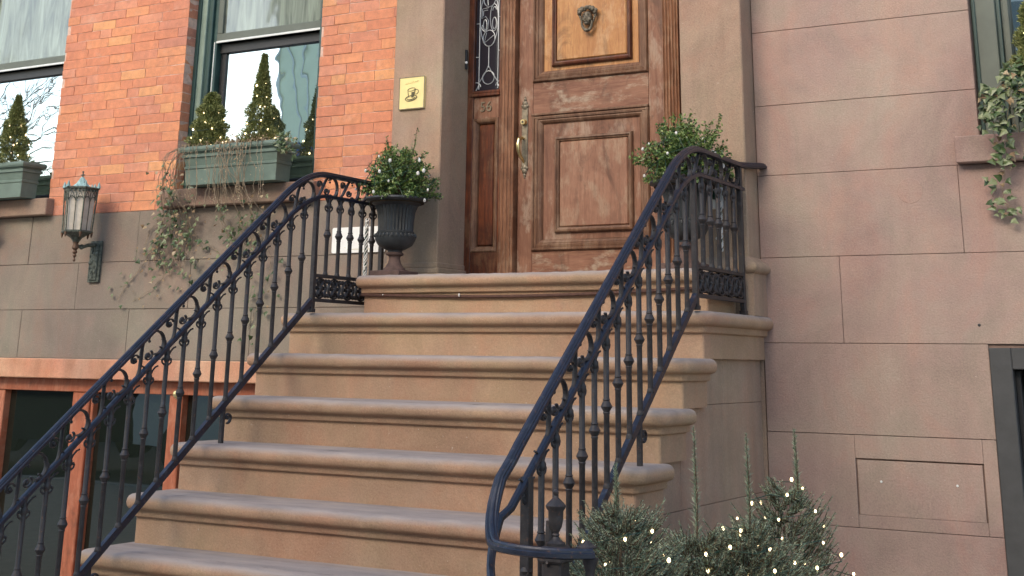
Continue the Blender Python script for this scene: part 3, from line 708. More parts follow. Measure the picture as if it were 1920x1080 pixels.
def railing(X,label,ywall,yend,volute,wallx):
    R_=thing('stair_railing',label,'railing',(X,-.86,1.86))
    ys=[]; y=ywall
    while y>yend: ys.append(y); y-=.04
    top=[(X,y,ztop(y)) for y in ys]; mid=[(X,y,zmid(y)) for y in ys]
    if wallx is not None:
        pre=[(wallx,.0,2.612),(wallx-.002,-.05,2.608),(wallx-.02,-.12,2.600),(X+.012,-.19,2.594)]
        top=pre+[p for p in top if p[1]<-.22]
    vol=[];volm=[]
    if volute:
        cx_,cy_,rr=X+.195,-2.60,.195
        zz=ztop(-2.5)
        top=[p for p in top if p[1]>-2.50]; mid=[p for p in mid if p[1]>-2.46]
        for i in range(0,21):
            a=PI+ (PI*.86)*i/20
            t=i/20
            z=1.090+ (ztop(-2.60)-1.090)*max(0,1-t*3.0)**1.5
            z+= -.018*t
            vol.append((cx_+rr*math.cos(a),cy_+rr*math.sin(a),z))
        for p in vol: volm.append((p[0],p[1],p[2]-.118))
        top+=[(X,-2.53,ztop(-2.53)-.004)]+vol; mid+=[(X,-2.53,zmid(-2.53))]+volm
    P(MB().sweep(top,railprof),'handrail',M['iron_sky'],R_,True)
    P(MB().sweep(mid,[(-.013,-.010),(-.013,.004),(-.006,.010),(.006,.010),(.013,.004),(.013,-.010)]),'mid_rail',M['iron_sky'],R_,True)
    yb=[-.862,-.89]; y=-.93
    while y>yend+.02: yb.append(y); y-=.06
    P(MB().sweep([(X,y,zbot(y)-(0 if y<-.88 else -.0)) for y in yb],[(-.011,-.015),(-.011,.015),(.011,.015),(.011,-.015)]),'bottom_rail',M['iron_sky'],R_)
    # landing band
    yf=-.20 if wallx is None else -.235
    P(MB().box(X-.011,X+.011,-.86,yf,2.043,2.061,.002),'band_rail',M['iron'],R_); P(MB().box(X-.011,X+.011,-.86,yf,1.917,1.935,.002),'band_rail',M['iron'],R_)
    L=(-.235+.86); n=5; wd=L/n
    me=None
    for k in range(n):
        yc=-.86+wd*(k+.5)
        if me is None:
            mb=MB(); h=.053
            mb.tube([(0,.050*math.cos(a),.050*math.sin(a)) for a in [2*PI*i/18 for i in range(19)]],.0062,6,False,(1.6,.8))
            for s in(-1,1):
                mb.tube([(0,-.05,-s*.046),(0,-.02,-s*.03),(0,0,0),(0,.02,s*.03),(0,.05,s*.046)],[.004,.008,.010,.008,.004],6,True,(1.4,1))
                for q in(-1,1): mb.ball((0,s*.028,q*.0),.011,7,5); mb.ball((0,0,s*.034),.011,7,5); mb.ball((0,s*.056,q*.036),.011,7,5)
            mb.ball((0,0,0),.017,8,6)
            me=mb.mesh('band_rosette'); me.materials.append(M['iron']); me.polygons.foreach_set('use_smooth',[True]*len(me.polygons))
        o=link('band_rosette',me,None,R_); o.location=Vector((X,yc,1.989))-R_.location
    # posts
    def post(y,z0,z1,s=.0125): P(MB().box(X-s,X+s,y-s,y+s,z0,z1,.002).box(X-s*1.3,X+s*1.3,y-s*1.3,y+s*1.3,z0,z0+.02,.002),'post',M['iron'],R_)
    post(-.86,1.862,zmid(-.86)); post(-.245,1.862,ztop(-.25) if wallx is not None else zmid(-.25))
    # balusters
    y=-.86+.104
    while y<-.30:
        o=link('baluster',BM_F,None,R_); o.location=Vector((X,y,2.056))-R_.location; o.rotation_euler=(0,0,random.uniform(-.1,.1)); y+=.104
    y=-.86-.104; i=0
    while y>(-2.52 if volute else yend+.05):
        z0=zbot(y)+.008; h=zmid(y)-z0
        o=link('baluster',BM_S,None,R_); o.location=Vector((X,y,z0))-R_.location; o.scale=(1,1,h/.620)
        y-=.104; i+=1
    # iron feet down to the treads with a small scroll
    for k in(4,7):
        yf_=-.61-RUN*k+.10+.03; zt=2.066-RISE*k
        P(MB().box(X-.010,X+.010,yf_-.010,yf_+.010,zt,zbot(yf_)-.005,.002),'foot',M['iron'],R_)
        pts=[]
        for j in range(14):
            a=math.radians(-90+300*j/13); rr=.026-.014*j/13; pts.append((X,yf_+.034+rr*math.cos(a),zbot(yf_)-.06+rr*math.sin(a)))
        P(MB().tube(pts,.006,6,True,(1.6,.8)).ball((X,yf_+.034,zbot(yf_)-.06),.010,8,5),'foot_scroll',M['iron'],R_,True)
    # scrolls between hand rail and mid rail
    cl=[]; y=-.27
    yy=-.27; acc=[(yy,0.0)]
    path=[]; y=-.26
    while y>(-2.50 if volute else yend): path.append(Vector((X,y,(ztop(y)+zmid(y))/2))); y-=.01
    d=0; cum=[0]
    for a,b in zip(path[:-1],path[1:]): d+=(b-a).length; cum.append(d)
    s=.01
    import bisect
    while s<d-.24:
        i0=bisect.bisect(cum,s)-1; i1=min(bisect.bisect(cum,s+(.255 if path[i0].y<-.80 else .205))-1,len(path)-1)
        p=path[i0]; q=path[i1]; dv=(q-p)
        o=link('scroll',SM,None,R_); ang=math.atan2(dv.z,-dv.y)
        # local +y must run along dv (towards -y world): rotate 180 about z then pitch
        yv=dv.normalized(); zv=Vector((0,-yv.z,yv.y)); 
        if zv.z<0: zv=-zv
        xv=yv.cross(zv)
        k_=dv.length/.215
        o.matrix_basis=Matrix(((xv.x,yv.x*k_,zv.x,p.x-R_.location.x),(xv.y,yv.y*k_,zv.y,p.y-R_.location.y),(xv.z,yv.z*k_,zv.z,p.z-R_.location.z),(0,0,0,1)))
        s+=(.262 if p.y<-.80 else .210)
    if volute:
        # newel with urn finial
        nx,ny=X+.205,-2.60
        nw=P(MB().box(nx-.034,nx+.034,ny-.034,ny+.034,0,1.045,.006).box(nx-.045,nx+.045,ny-.045,ny+.045,1.028,1.060,.006).box(nx-.036,nx+.036,ny-.036,ny+.036,1.060,1.076,.006),'newel_post',M['iron'],R_)
        P(MB().lathe([(.030,1.076),(.031,1.084),(.014,1.094),(.010,1.103),(.013,1.107),(.010,1.112),(.012,1.117),(.020,1.132),(.024,1.155),(.0245,1.178),(.031,1.186),(.033,1.193),(.026,1.201),(.013,1.213),(.007,1.219),(.006,1.223),(.0095,1.229),(.0095,1.235),(.004,1.241),(.0005,1.242)],(nx,ny,0),20),'urn_finial',M['iron'],nw,True)
        for a in(200,232,262,300,338):
            an=math.radians(a); px,py=cx_+rr*math.cos(an),cy_+rr*math.sin(an)
            j=min(range(len(vol)),key=lambda q:(vol[q][0]-px)**2+(vol[q][1]-py)**2)
            o=link('baluster',BM_S,None,R_); zt=vol[j][2]-.12; o.location=Vector((px,py,zt-.62))-R_.location; o.rotation_euler=(0,0,an)
            P(MB().tube([(px,py,zt),(px*.5+cx_*.5*0+px*.5,py,zt+.05),(px,py,zt+.11)],[.009,.014,.010],8),'scroll_leaf',M['iron'],R_,True)
        P(MB().box(X-.017,X+.017,-2.435,-2.401,.30,zmid(-2.42),.002),'post',M['iron'],R_)
        ex,ey,ez=vol[-1]
        P(MB().lathe([(.028,0),(.030,.004),(.018,.012),(.008,.02),(.001,.022)],(ex-.03,ey+.03,ez+.012),16),'rail_cap',M['iron'],R_,True)
        P(MB().lathe([(.024,-.13),(.016,-.10),(.014,-.05),(.024,-.02),(.026,-.012)],(ex-.01,ey+.01,ez),14),'rail_end_support',M['iron'],R_,True)
    return R_
railing(-4.464,'left iron stair railing with scrolls, beside the brick wall','',0,0,0) if False else None
railing(-4.464,'left iron stair railing with scrollwork, in front of the basement windows',-.18,-3.0,False,None)
railing(-2.30,'right iron stair railing ending in a curl around an urn-topped newel',-.2,-2.62,True,-2.255)

# ------------------------------------------------------------------ foliage helpers
def leafcard(mb,p,d,nrm,L,W,fold=.25):
    d=d.normalized(); s=d.cross(nrm); s=s.normalized() if s.length>1e-4 else d.orthogonal().normalized(); n=s.cross(d)
    b=p; t=p+d*L; m=p+d*(L*.5)
    mb.add([b,m+s*W*.5+n*W*fold,t,m-s*W*.5+n*W*fold],[(0,1,2),(0,2,3)])
def rv(r): 
    while True:
        v=Vector((r.uniform(-1,1),r.uniform(-1,1),r.uniform(-1,1)))
        if .05<v.length<1: return v.normalized()
def nbuild(mb,name,mat,parent): 
    return abspart(mb.build(name,mat,parent,False,None,False),parent)
def lights(label,pts,off=0,rad=.006,seed=1):
    r=random.Random(seed)
    c=thing('string_lights',label,'lights',tuple(pts[0]))
    w_=MB(); w_.tube(pts,.0016,4); nbuild(w_,'wire',M['wire'],c)
    b=MB(); 
    for i,p in enumerate(pts):
        if i%2==0: b.ball(Vector(p)+rv(r)*.012,rad*r.uniform(.7,1.25),7,5,(1,1,1.3))
    o=nbuild(b,'bulbs',M['bulb'] if not off else M['bulb_off'],c); o['kind']='stuff'
    return c
# ------------------------------------------------------------------ urns with boxwood
urnprof=[(.075,0),(.075,.035),(.062,.036),(.060,.045),(.050,.052),(.036,.075),(.030,.10),(.034,.112),(.048,.118),(.050,.126),(.040,.134),(.040,.142),(.062,.150),(.095,.170),(.112,.200),(.114,.222),(.104,.232),(.106,.240),(.096,.248),(.097,.300),(.103,.350),(.116,.385),(.145,.405),(.172,.414),(.176,.420),(.172,.430),(.158,.430),(.13,.415)]
def urn(x,y,z,label):
    u=thing('garden_urn',label,'urn',(x,y,z),'cast iron urns flanking the door')
    foot=MB().box(-.098,.098,-.098,.098,0,.030,.004); foot.lathe([(a,b+.0) for a,b in urnprof[:12]],n=32)
    foot.build('foot',M['urn_foot'],u,True)
    MB().lathe(urnprof[10:],n=64,flute=(.244,.386,0,.035)).build('bowl',M['urn'],u,True)
    mb=MB()
    for k in range(28):
        a=2*PI*k/28; mb.ball((.1115*math.cos(a),.1115*math.sin(a),.222),.009,6,4,(1,1,1.4))
    mb.build('bead_band',M['urn'],u,True)
    MB().lathe([(.001,.40),(.155,.40),(.15,.41),(.001,.412)],n=24).build('soil',M['soil'],u)
    return u
UL=(-4.262,-.40,2.067); UR=(-2.52,-.42,2.067)
def boxwood(u,label,seed,tall,big=1.0):
    r=random.Random(seed); base=Vector((u[0],u[1],u[2]+.41))
    t=thing('boxwood_shrub',label,'shrub',tuple(base),'clipped boxwoods in the urns')
    lf=MB(); st=MB()
    for i in range(190):
        a=r.uniform(0,2*PI); el=r.uniform(-.15,1.5); 
        d=Vector((math.cos(a)*math.cos(el),math.sin(a)*math.cos(el),math.sin(el)))
        R_=big*r.uniform(.14,.232)*(1.0+.12*math.sin(3*a+seed))
        if d.z<.1: R_*=1.0
        e=base+Vector((d.x*R_*1.02,d.y*R_*.95,.045+d.z*R_*1.15)); s=base+Vector((d.x*.02,d.y*.02,.0))
        c=s.lerp(e,.55)+rv(r)*.02+Vector((0,0,.02)); pts=[s,c,e]
        st.tube(pts,[.003,.002,.001],4,False)
        for k in range(44):
            tt=r.uniform(.35,1.04); p=(s*(1-tt)+c*tt)*(1-tt)+(c*(1-tt)+e*tt)*tt if tt<1 else e+(e-c).normalized()*(tt-1)*.2
            dd=((e-c).normalized()*.6+rv(r)); leafcard(lf,p+rv(r)*.012,dd,rv(r),r.uniform(.014,.025),r.uniform(.009,.015))
    for (dx,dy,h,lean) in tall:
        s=base+Vector((dx*.4,dy,.1)); e=base+Vector((dx,dy,h)); c=s.lerp(e,.6)+Vector((lean,0,0))
        st.tube([s,c,e],[.003,.002,.001],4,False)
        for k in range(70):
            tt=r.uniform(.25,1.0); p=s.lerp(c,tt*1.6) if tt<.6 else c.lerp(e,(tt-.6)/.4)
            leafcard(lf,p+rv(r)*.012*(1.2-tt),(e-s).normalized()*.5+rv(r),rv(r),r.uniform(.010,.018),r.uniform(.006,.011))
    nbuild(lf,'foliage',M['box_leaf'],t)['kind']='stuff'; nbuild(st,'stems',M['bark'],t)['kind']='stuff'
    return t
def build_urns():
    urn(*UL,'dark fluted iron urn on the left of the door, at the end of the railing')
    urn(*UR,'dark fluted iron urn behind the right railing balusters')
    boxwood(UL,'round green boxwood in the left urn with two tall stray shoots',5,[(.12,0,.40,.01),(-.085,0,.375,-.01),(.165,.0,.26,0),(-.15,0,.25,0)])
    boxwood(UR,'round green boxwood in the right urn rising behind the handrail',9,[(.20,0,.35,.02),(-.12,0,.32,0)],1.14)
    for u,lab,sd in((UL,'small white fairy lights wound through the left urn boxwood',3),(UR,'small white fairy lights wound through the right urn boxwood',4)):
        r=random.Random(sd); pts=[]
        for i in range(44):
            a=i*.62; el=-.1+1.15*((i*7)%44)/44; R_=.212
            pts.append(Vector((u[0]+R_*math.cos(a)*math.cos(el),u[1]+R_*math.sin(a)*math.cos(el),u[2]+.45+R_*1.15*math.sin(el)))+rv(r)*.02)
        lights(lab,pts,1,.0085,sd)
build_urns()

# ------------------------------------------------------------------ window boxes
def planter(x0,x1,y0,y1,z0,z1,label):
    t=thing('window_box',label,'planter',((x0+x1)/2,(y0+y1)/2,z0),'green window boxes')
    pr=[(-.03,z0),(-.028,z0+.10),(-.022,z0+.105),(-.022,z0+.118),(-.028,z0+.122),(-.018,z0+.17),(-.008,z0+.176),(-.008,z0+.192),(-.016,z0+.197),(-.012,z0+.205),(.004,z0+.210),(.010,z0+.222),(.010,z1-.012),(.004,z1),(-.012,z1),(-.016,z1-.02)]
    vs=[];fs=[]
    for d,z in pr: vs+=[(x0-d,y0-d,z),(x1+d,y0-d,z),(x1+d,y1+d,z),(x0-d,y1+d,z)]
    for i in range(len(pr)-1):
        for k in range(4): fs.append((i*4+k,i*4+(k+1)%4,(i+1)*4+(k+1)%4,(i+1)*4+k))
    fs.append((0,1,2,3)); P(MB().add(vs,fs),'box',M['planter'],t)
    P(MB().box(x0+.02,x1-.02,y0+.02,y1-.02,z1-.04,z1-.015),'soil',M['soil'],t)
    return t
planter(-6.105,-5.30,-.205,-.01,2.686,2.93,'sage green window box below the middle window, hung with dry vines')
planter(-8.36,-7.575,-.205,-.01,2.686,2.93,'sage green window box below the leftmost window, cut by the picture edge')
planter(-.96,-.15,-.16,.0,2.697,2.90,'dark green window box on the right sill, overgrown with ivy')
def spruce(x,y,z,h,r0,label,seed,group='small trees in the window boxes',leader=.0,dens=1):
    r=random.Random(seed); t=thing('dwarf_conifer',label,'small tree',(x,y,z),group)
    MB_=MB(); MB_.tube([(x,y,z),(x+.003,y,z+h*.9)],[.009,.002],6); nbuild(MB_,'trunk',M['bark'],t)
    lf=MB()
    n=int(3400*dens)
    for i in range(n):
        q=r.random()**.85; zz=z+.01+q*h; 
        if leader and q>1-leader: R_=r0*.34*((1.03-q)/leader)**1.2
        else: R_=r0*(1-q/(1-leader*.85))**.5*(1+.18*math.sin(q*23+seed)) if q<1-leader*.85 else r0*.3*(1.02-q)/max(leader,.01)
        a=r.uniform(0,2*PI); k=r.uniform(.45,1.0); o_=Vector((math.cos(a),math.sin(a),0))
        p=Vector((x,y,zz))+o_*R_*k; d=o_*.8+Vector((0,0,.75))+rv(r)*.4
        for j in range(5): leafcard(lf,p+rv(r)*.006,d+rv(r)*.7,rv(r),r.uniform(.012,.026),.0065,.1)
    nbuild(lf,'foliage',M['conifer'],t)['kind']='stuff'
    return t
def cone_lights(x,y,z,h,r0,label,seed,n=44):
    r=random.Random(seed); pts=[]
    for i in range(n):
        q=.04+.86*i/n; a=i*.74; R_=r0*(1-q)**.75*1.05+.004
        pts.append(Vector((x+R_*math.cos(a),y+R_*math.sin(a),z+q*h))+rv(r)*.006)
    return lights(label,pts,0,.0052,seed)
def build_boxes():
    spruce(-5.965,-.10,2.915,.36,.135,'rounded dwarf conifer at the left end of the middle window box',11)
    spruce(-5.545,-.10,2.915,.58,.120,'tall pointed conifer at the right end of the middle window box',12,leader=.35)
    spruce(-7.83,-.10,2.915,.50,.14,'pointed conifer in the leftmost window box',13,leader=.3)
    spruce(-.86,-.06,2.88,.45,.13,'conifer in the right window box, cut by the picture edge',14)
    cone_lights(-5.965,-.10,2.915,.36,.135,'lit fairy lights on the rounded conifer of the middle window box',21)
    cone_lights(-5.545,-.10,2.915,.46,.12,'lit fairy lights on the tall pointed conifer of the middle window box',22)
    cone_lights(-7.83,-.10,2.915,.42,.13,'lit fairy lights on the conifer of the leftmost window box',23)
    cone_lights(-.86,-.06,2.88,.42,.13,'lit fairy lights on the conifer of the right window box',24,20)
build_boxes()
# dry growth, vines and ivy
def ivy(name,label,cat,strands,seed,leafsize=.035,dens=38,dry=.35,group=None,spread=.03,stemr=.0018,zmax=9):
    r=random.Random(seed); t=thing(name,label,cat,tuple(strands[0][0]),group)
    st=MB(); g=MB(); d_=MB()
    for pts in strands:
        P_=[Vector(p) for p in pts]; out=[]
        for i in range(len(P_)-1):
            for k in range(6):
                a=P_[max(i-1,0)];b=P_[i];c=P_[i+1];d=P_[min(i+2,len(P_)-1)];u=k/6
                out.append(.5*((2*b)+(c-a)*u+(2*a-5*b+4*c-d)*u*u+(3*b-a-3*c+d)*u**3))
        out.append(P_[-1]); out=[o+rv(r)*.006 for o in out]
        st.tube(out,stemr,4,False)
        for p in out:
            for j in range(int(r.choice([0,1,2,2,3])*dens/20*(0.5+1.5*max(0,math.sin(p.x*31+seed)*math.sin(p.z*27+seed*2))+.15)) if p.z<zmax+r.uniform(-.06,.06) else 0):
                q=p+Vector((r.gauss(0,spread),-abs(r.gauss(0,.014))-.004,r.gauss(0,spread))); 
                tgt=d_ if r.random()<dry else g
                dd=Vector((r.uniform(-1,1),r.uniform(-.5,-.05),r.uniform(-1,.3))); n=Vector((r.uniform(-.5,.5),-1,r.uniform(0,.9)))
                L=leafsize*r.uniform(.45,1.0)*(.75 if tgt is d_ else 1)
                # ivy leaf with three lobes
                dd.normalize(); s=dd.cross(n).normalized(); up_=s.cross(dd)
                tgt.add([q,q+s*L*.48+dd*L*.18,q+s*L*.26+dd*L*.48,q+dd*L,q-s*L*.26+dd*L*.48,q-s*L*.48+dd*L*.18,q+dd*L*.4+up_*L*.12],[(0,1,6),(1,2,6),(2,3,6),(3,4,6),(4,5,6),(5,0,6)])
    nbuild(st,'stems',M['vine'],t)['kind']='stuff'
    if g.v: nbuild(g,'leaves',M['ivy'],t)['kind']='stuff'
    if d_.v: nbuild(d_,'dry_leaves',M['dry_leaf'],t)['kind']='stuff'
    return t
def hang(x,y,z,pts,yw=-.02):
    return [(x,y,z)]+[(a,yw if b<2.55 else min(yw,-.10) if b<2.7 else y,b) for a,b in pts]
def build_ivy():
    r=random.Random(77)
    S1=[]
    for i in range(15):
        x=-6.12+r.uniform(-.06,.12); xe=-6.35+r.uniform(-.17,.26); ze=2.15+r.uniform(-.05,.2)
        S1.append([(x,-.17,2.93),(x-.06,-.22,2.86),(x*.6+xe*.4-.05,-.16,2.68),(x*.3+xe*.7,-.05,2.48),(xe,-.02,ze+.12),(xe+r.uniform(-.08,.08),-.015,ze)])
    S1.append([(-6.35,-.05,2.5),(-6.46,-.02,2.32),(-6.55,-.015,2.20),(-6.67,-.012,2.08),(-6.74,-.012,1.98)])
    S1.append([(-6.25,-.05,2.4),(-6.25,-.02,2.22),(-6.38,-.015,2.10),(-6.50,-.012,2.02),(-6.60,-.012,1.98)])
    S1.append([(-6.2,-.05,2.45),(-6.0,-.02,2.33),(-5.9,-.015,2.27),(-5.85,-.012,2.18)])
    ivy('ivy_plant','tangle of green and dry ivy spilling left of the middle window box','ivy',S1,31,.046,17,.3,None,.062,.0018,2.72)
    S2=[]
    for i in range(9):
        x=-5.62+r.uniform(-.14,.10); xe=-5.70+r.uniform(-.14,.22); ze=2.22+r.uniform(-.06,.16)
        S2.append([(x,-.19,2.94),(x,-.24,2.85),(x*.5+xe*.5,-.23,2.70),(xe,-.10,2.50),(xe+r.uniform(-.04,.04),-.04,ze+.1),(xe,-.02,ze)])
    S2.append([(-5.55,-.04,2.4),(-5.45,-.02,2.2),(-5.5,-.015,2.05),(-5.56,-.012,1.9),(-5.6,-.012,1.8)])
    ivy('ivy_plant','clump of green ivy hanging below the right half of the middle window box','ivy',S2,32,.046,19,.22,None,.055,.0018,2.52)
    S3=[]
    for i in range(34):
        x=r.uniform(-6.08,-5.40); w_=r.uniform(-.04,.04)
        S3.append([(x,-.15,2.95),(x+w_,-.215,2.935),(x+w_*1.5,-.222,2.82),(x+w_*2+r.uniform(-.03,.03),-.215,r.uniform(2.62,2.76)),(x+w_*2+r.uniform(-.05,.05),-.20,r.uniform(2.50,2.64))])
    ivy('dry_vine','pale dry vine stems trailing down the front of the middle window box','vine',S3,33,.018,10,.97,None,.012,.0016)
    # straw-like growth on the soil
    t=thing('dry_undergrowth','straw-coloured dry growth and white blossoms on the middle window box soil','plant',(-5.7,-.1,2.92)); m_=MB(); m2=MB()
    for i in range(520):
        x=r.choice([r.gauss(-5.62,.10),r.uniform(-6.08,-5.33)]); p=Vector((x,r.uniform(-.2,-.03),2.915)); hh=.10 if abs(x+5.6)<.14 else .045
        d=rv(r); d.z=abs(d.z)+.3; q=p+d.normalized()*r.uniform(.3,1)*hh; m_.tube([p,q],[.0013,.0007],3,False); leafcard(m2,q,rv(r),rv(r),r.uniform(.01,.024),.012)
    nbuild(m_,'stems',M['vine'],t)['kind']='stuff'; nbuild(m2,'dry_leaves',M['dry_leaf'],t)['kind']='stuff'
    lights('fairy lights lying along the soil of the middle window box',[Vector((-6.06+.0155*i,-.12+.05*math.sin(i),2.945+.02*math.sin(i*1.9))) for i in range(44)],0,.0062,8)
    ivy('ivy_plant','blue green ivy sprig at the right corner of the middle window box','ivy',[[(-5.34,-.16,2.93),(-5.27,-.20,2.90),(-5.22,-.20,2.86),(-5.18,-.18,2.82)],[(-5.32,-.16,2.93),(-5.25,-.18,2.94),(-5.18,-.17,2.92)]],36,.045,44,.15,None,.02)
    S4=[]
    for i in range(9):
        x=-8.06+r.uniform(-.2,.16); S4.append([(x,-.17,2.95),(x,-.235,2.88),(x+r.uniform(-.05,.05),-.23,2.7),(x+r.uniform(-.06,.06),-.10,2.52),(x+r.uniform(-.05,.05),-.05,2.42-r.random()*.12)])
    ivy('ivy_plant','ivy hanging over the leftmost window box at the picture edge','ivy',S4,34,.045,30,.3)
    S5=[]
    for i in range(9):
        x=-.93+r.uniform(-.05,.18); S5.append([(x,-.12,2.95+r.random()*.08),(x-.05,-.18,2.92),(x-.10+r.uniform(-.04,.03),-.19,2.82),(x-.13+r.uniform(-.05,.05),-.16,2.72-r.random()*.05)])
    S5.append([(-1.0,-.16,2.85),(-1.08,-.12,2.72),(-1.07,-.10,2.60),(-1.06,-.07,2.50),(-1.08,-.04,2.40),(-1.05,-.02,2.31)])
    S5.append([(-1.0,-.16,2.75),(-1.04,-.10,2.58),(-1.10,-.05,2.46),(-1.13,-.02,2.40)])
    S5.append([(-.98,-.16,2.85),(-.98,-.12,2.70),(-.96,-.10,2.58)])
    ivy('ivy_plant','ivy spilling over the right window sill with one long dangling strand','ivy',S5,35,.052,30,.15,None,.026)
build_ivy()

# ------------------------------------------------------------------ wall lantern
def lantern():
    x,y=-6.98,-.20; zb,zt=2.425,2.70
    t=thing('wall_lantern','old green bronze gothic lantern on a bracket below the brick panel','lamp',(x,y,2.3))
    n=6; r0,r1=.098,.112
    def hexr(r,z,off=0): return [(x+r*math.cos(2*PI*(k+.5+off)/n),y+r*math.sin(2*PI*(k+.5+off)/n),z) for k in range(n)]
    P(MB().lathe([(r0-.012,zb),(r1-.012,zt)],(x,y,0),6),'glass_body',M['frost'],t)
    a=hexr(r0,zb);b=hexr(r1,zt)
    mb=MB()
    for k in range(n):
        mb.tube([a[k],b[k]],.0055,5)
        # gothic arches
        p0=Vector(a[k]).lerp(Vector(b[k]),.70); p1=Vector(a[(k+1)%n]).lerp(Vector(b[(k+1)%n]),.70)
        for m in range(2):
            q0=p0.lerp(p1,m/2);q1=p0.lerp(p1,(m+1)/2); 
            arc=[q0.lerp(q1,i/8)+Vector((0,0,.032*math.sin(PI*i/8)**.7)) for i in range(9)]; mb.tube(arc,.0032,4)
            mb.tube([q0,q0.lerp(q1,.5)+Vector((0,0,.065)),q1],.003,4)
            qb0=Vector(a[k]).lerp(Vector(a[(k+1)%n]),m/2); 
            if m: mb.tube([qb0,q0+Vector((0,0,.06))],.003,4)
        u0=Vector(a[k]).lerp(Vector(b[k]),.965);u1=Vector(a[(k+1)%n]).lerp(Vector(b[(k+1)%n]),.965); 
        for m in range(4): mb.ball(u0.lerp(u1,(m+.5)/4),.009,6,4,(1,1,1.1))
    P(mb,'tracery',M['verdigris'],t,True)
    P(MB().lathe([(r1-.01,zt-.002),(r1+.010,zt),(r1+.014,zt+.008),(r1+.004,zt+.014),(r1-.03,zt+.016)],(x,y,0),6),'cornice',M['verdigris'],t)
    mb=MB()
    for k in range(n):
        p=Vector(hexr(r1+.004,zt+.012)[k]); mb.tube([p,p+Vector((0,0,.02)),p+Vector((0,0,.042))],[.014,.009,.001],5)
        q=Vector(hexr(r1+.002,zt+.012)[(k+1)%n]); m=p.lerp(q,.5); mb.tube([m,m+Vector((0,0,.02))],[.009,.001],5)
    mb.lathe([(.085,zt+.012),(.06,zt+.022),(.036,zt+.045),(.018,zt+.075),(.010,zt+.085)],(x,y,0),8)
    P(mb,'crown',M['verdi_top'],t)
    mb=MB(); mb.tube([(x,y,zt+.08),(x,y,zt+.118)],[.006,.003],6); mb.tube([(x-.018,y,zt+.10),(x+.018,y,zt+.10)],.004,5); mb.ball((x,y,zt+.12),.007,6,5); mb.ball((x,y,zt+.10),.008,6,5)
    P(mb,'finial',M['verdigris'],t)
    P(MB().lathe([(.02,zb-.075),(.028,zb-.06),(.04,zb-.045),(.08,zb-.022),(r0+.006,zb-.012),(r0+.01,zb-.004),(r0-.002,zb+.004)],(x,y,0),6),'base_cup',M['verdigris'],t)
    mb=MB()
    for k in range(n):
        p=Vector(hexr(r0,zb-.01)[k]); mb.tube([p,p+Vector((0,0,-.02)),p+Vector((0,0,-.035))],[.011,.007,.002],5)
    mb.lathe([(.002,zb-.20),(.010,zb-.19),(.005,zb-.175),(.014,zb-.16),(.007,zb-.15),(.018,zb-.138),(.010,zb-.125),(.024,zb-.11),(.016,zb-.085),(.022,zb-.07)],(x,y,0),10)
    P(mb,'pendant',plain('rust_brown_bronze',(.14,.085,.055),.6,.3,.4,.5,60,.5),t,True)
    P(MB().tube([(x,y,zb-.09),(x+.004,y+.05,zb-.105),(x+.006,y+.10,zb-.085),(x+.006,-.04,zb-.08)],[.012,.010,.013,.016],8).ball((x+.004,y+.05,zb-.10),.018,8,6),'bracket_arm',M['verdigris'],t,True)
    mb=MB().box(x-.052,x+.052,-.022,-.001,2.10,2.375,.004).box(x-.036,x+.036,-.034,-.022,2.115,2.355,.004)
    r=random.Random(5)
    for i in range(26): mb.ball((x+r.uniform(-.028,.028),-.036,r.uniform(2.13,2.34)),r.uniform(.006,.012),6,4,(1,.7,1.3))
    P(mb,'back_plate',M['verdigris'],t)
lantern()

# ------------------------------------------------------------------ plaque, notice, cable bundles, rope
def rrect(w,h,r,n=5):
    out=[]
    for cx_,cz_,a0 in((w/2-r,h/2-r,0),(-w/2+r,h/2-r,PI/2),(-w/2+r,-h/2+r,PI),(w/2-r,-h/2+r,1.5*PI)):
        for i in range(n+1): a=a0+PI/2*i/n; out.append((cx_+r*math.cos(a),cz_+r*math.sin(a)))
    return out
def slab(mb,cx_,cz_,w,h,r,y0,y1):
    o=rrect(w,h,r); n=len(o); vs=[(cx_+a,y0,cz_+b) for a,b in o]+[(cx_+a,y1,cz_+b) for a,b in o]
    return mb.add(vs,[tuple(range(n)),tuple(range(n,2*n))]+[(i,(i+1)%n,n+(i+1)%n,n+i) for i in range(n)])
pq=thing('door_plaque','small pale gold plaque with a coffee cup picture on the left door jamb','plaque',(-4.337,-.16,3.135))
PX,PZ=-4.341,3.146
P(slab(MB(),PX,PZ,.182,.196,.010,-.173,-.161),'plate',M['plaque'],pq)
P(MB().frame(PX-.091,PX+.091,PZ-.098,PZ+.098,-.173,[(0,0),(.001,.002),(.005,.002),(.006,0)]),'rim',M['old_brass'],pq)
yq=-.1742
def ell(cx_,cz_,rx,rz,a0=0,a1=2*PI,n=20,tilt=.12):
    o=[]
    for i in range(n+1):
        a=a0+(a1-a0)*i/n; u=rx*math.cos(a);v=rz*math.sin(a); o.append((cx_+u,yq,cz_+v+u*tilt))
    return o
mb=MB(); k=.5
mb.tube(ell(PX-.002,PZ-.032,.040,.016),.0030,4); mb.tube(ell(PX-.002,PZ-.030,.028,.010,PI,2*PI),.0026,4)
mb.tube(ell(PX-.001,PZ+.020,.026,.009),.0020,4); mb.tube(ell(PX+.034,PZ+.004,.014,.014,-2.2,2.0),.0022,4)
mb.tube([(PX-.027,yq,PZ+.016),(PX-.024,yq,PZ-.006),(PX-.018,yq,PZ-.026)],.0022,4); mb.tube([(PX+.025,yq,PZ+.022),(PX+.022,yq,PZ-.002),(PX+.015,yq,PZ-.022)],.0030,4)
for i in range(5): mb.tube([(PX+.001+.004*i,yq,PZ+.004),(PX+.000+.0035*i,yq,PZ-.028)],.0018,4)
P(mb,'cup_drawing',M['ink'],pq)
mb=MB()
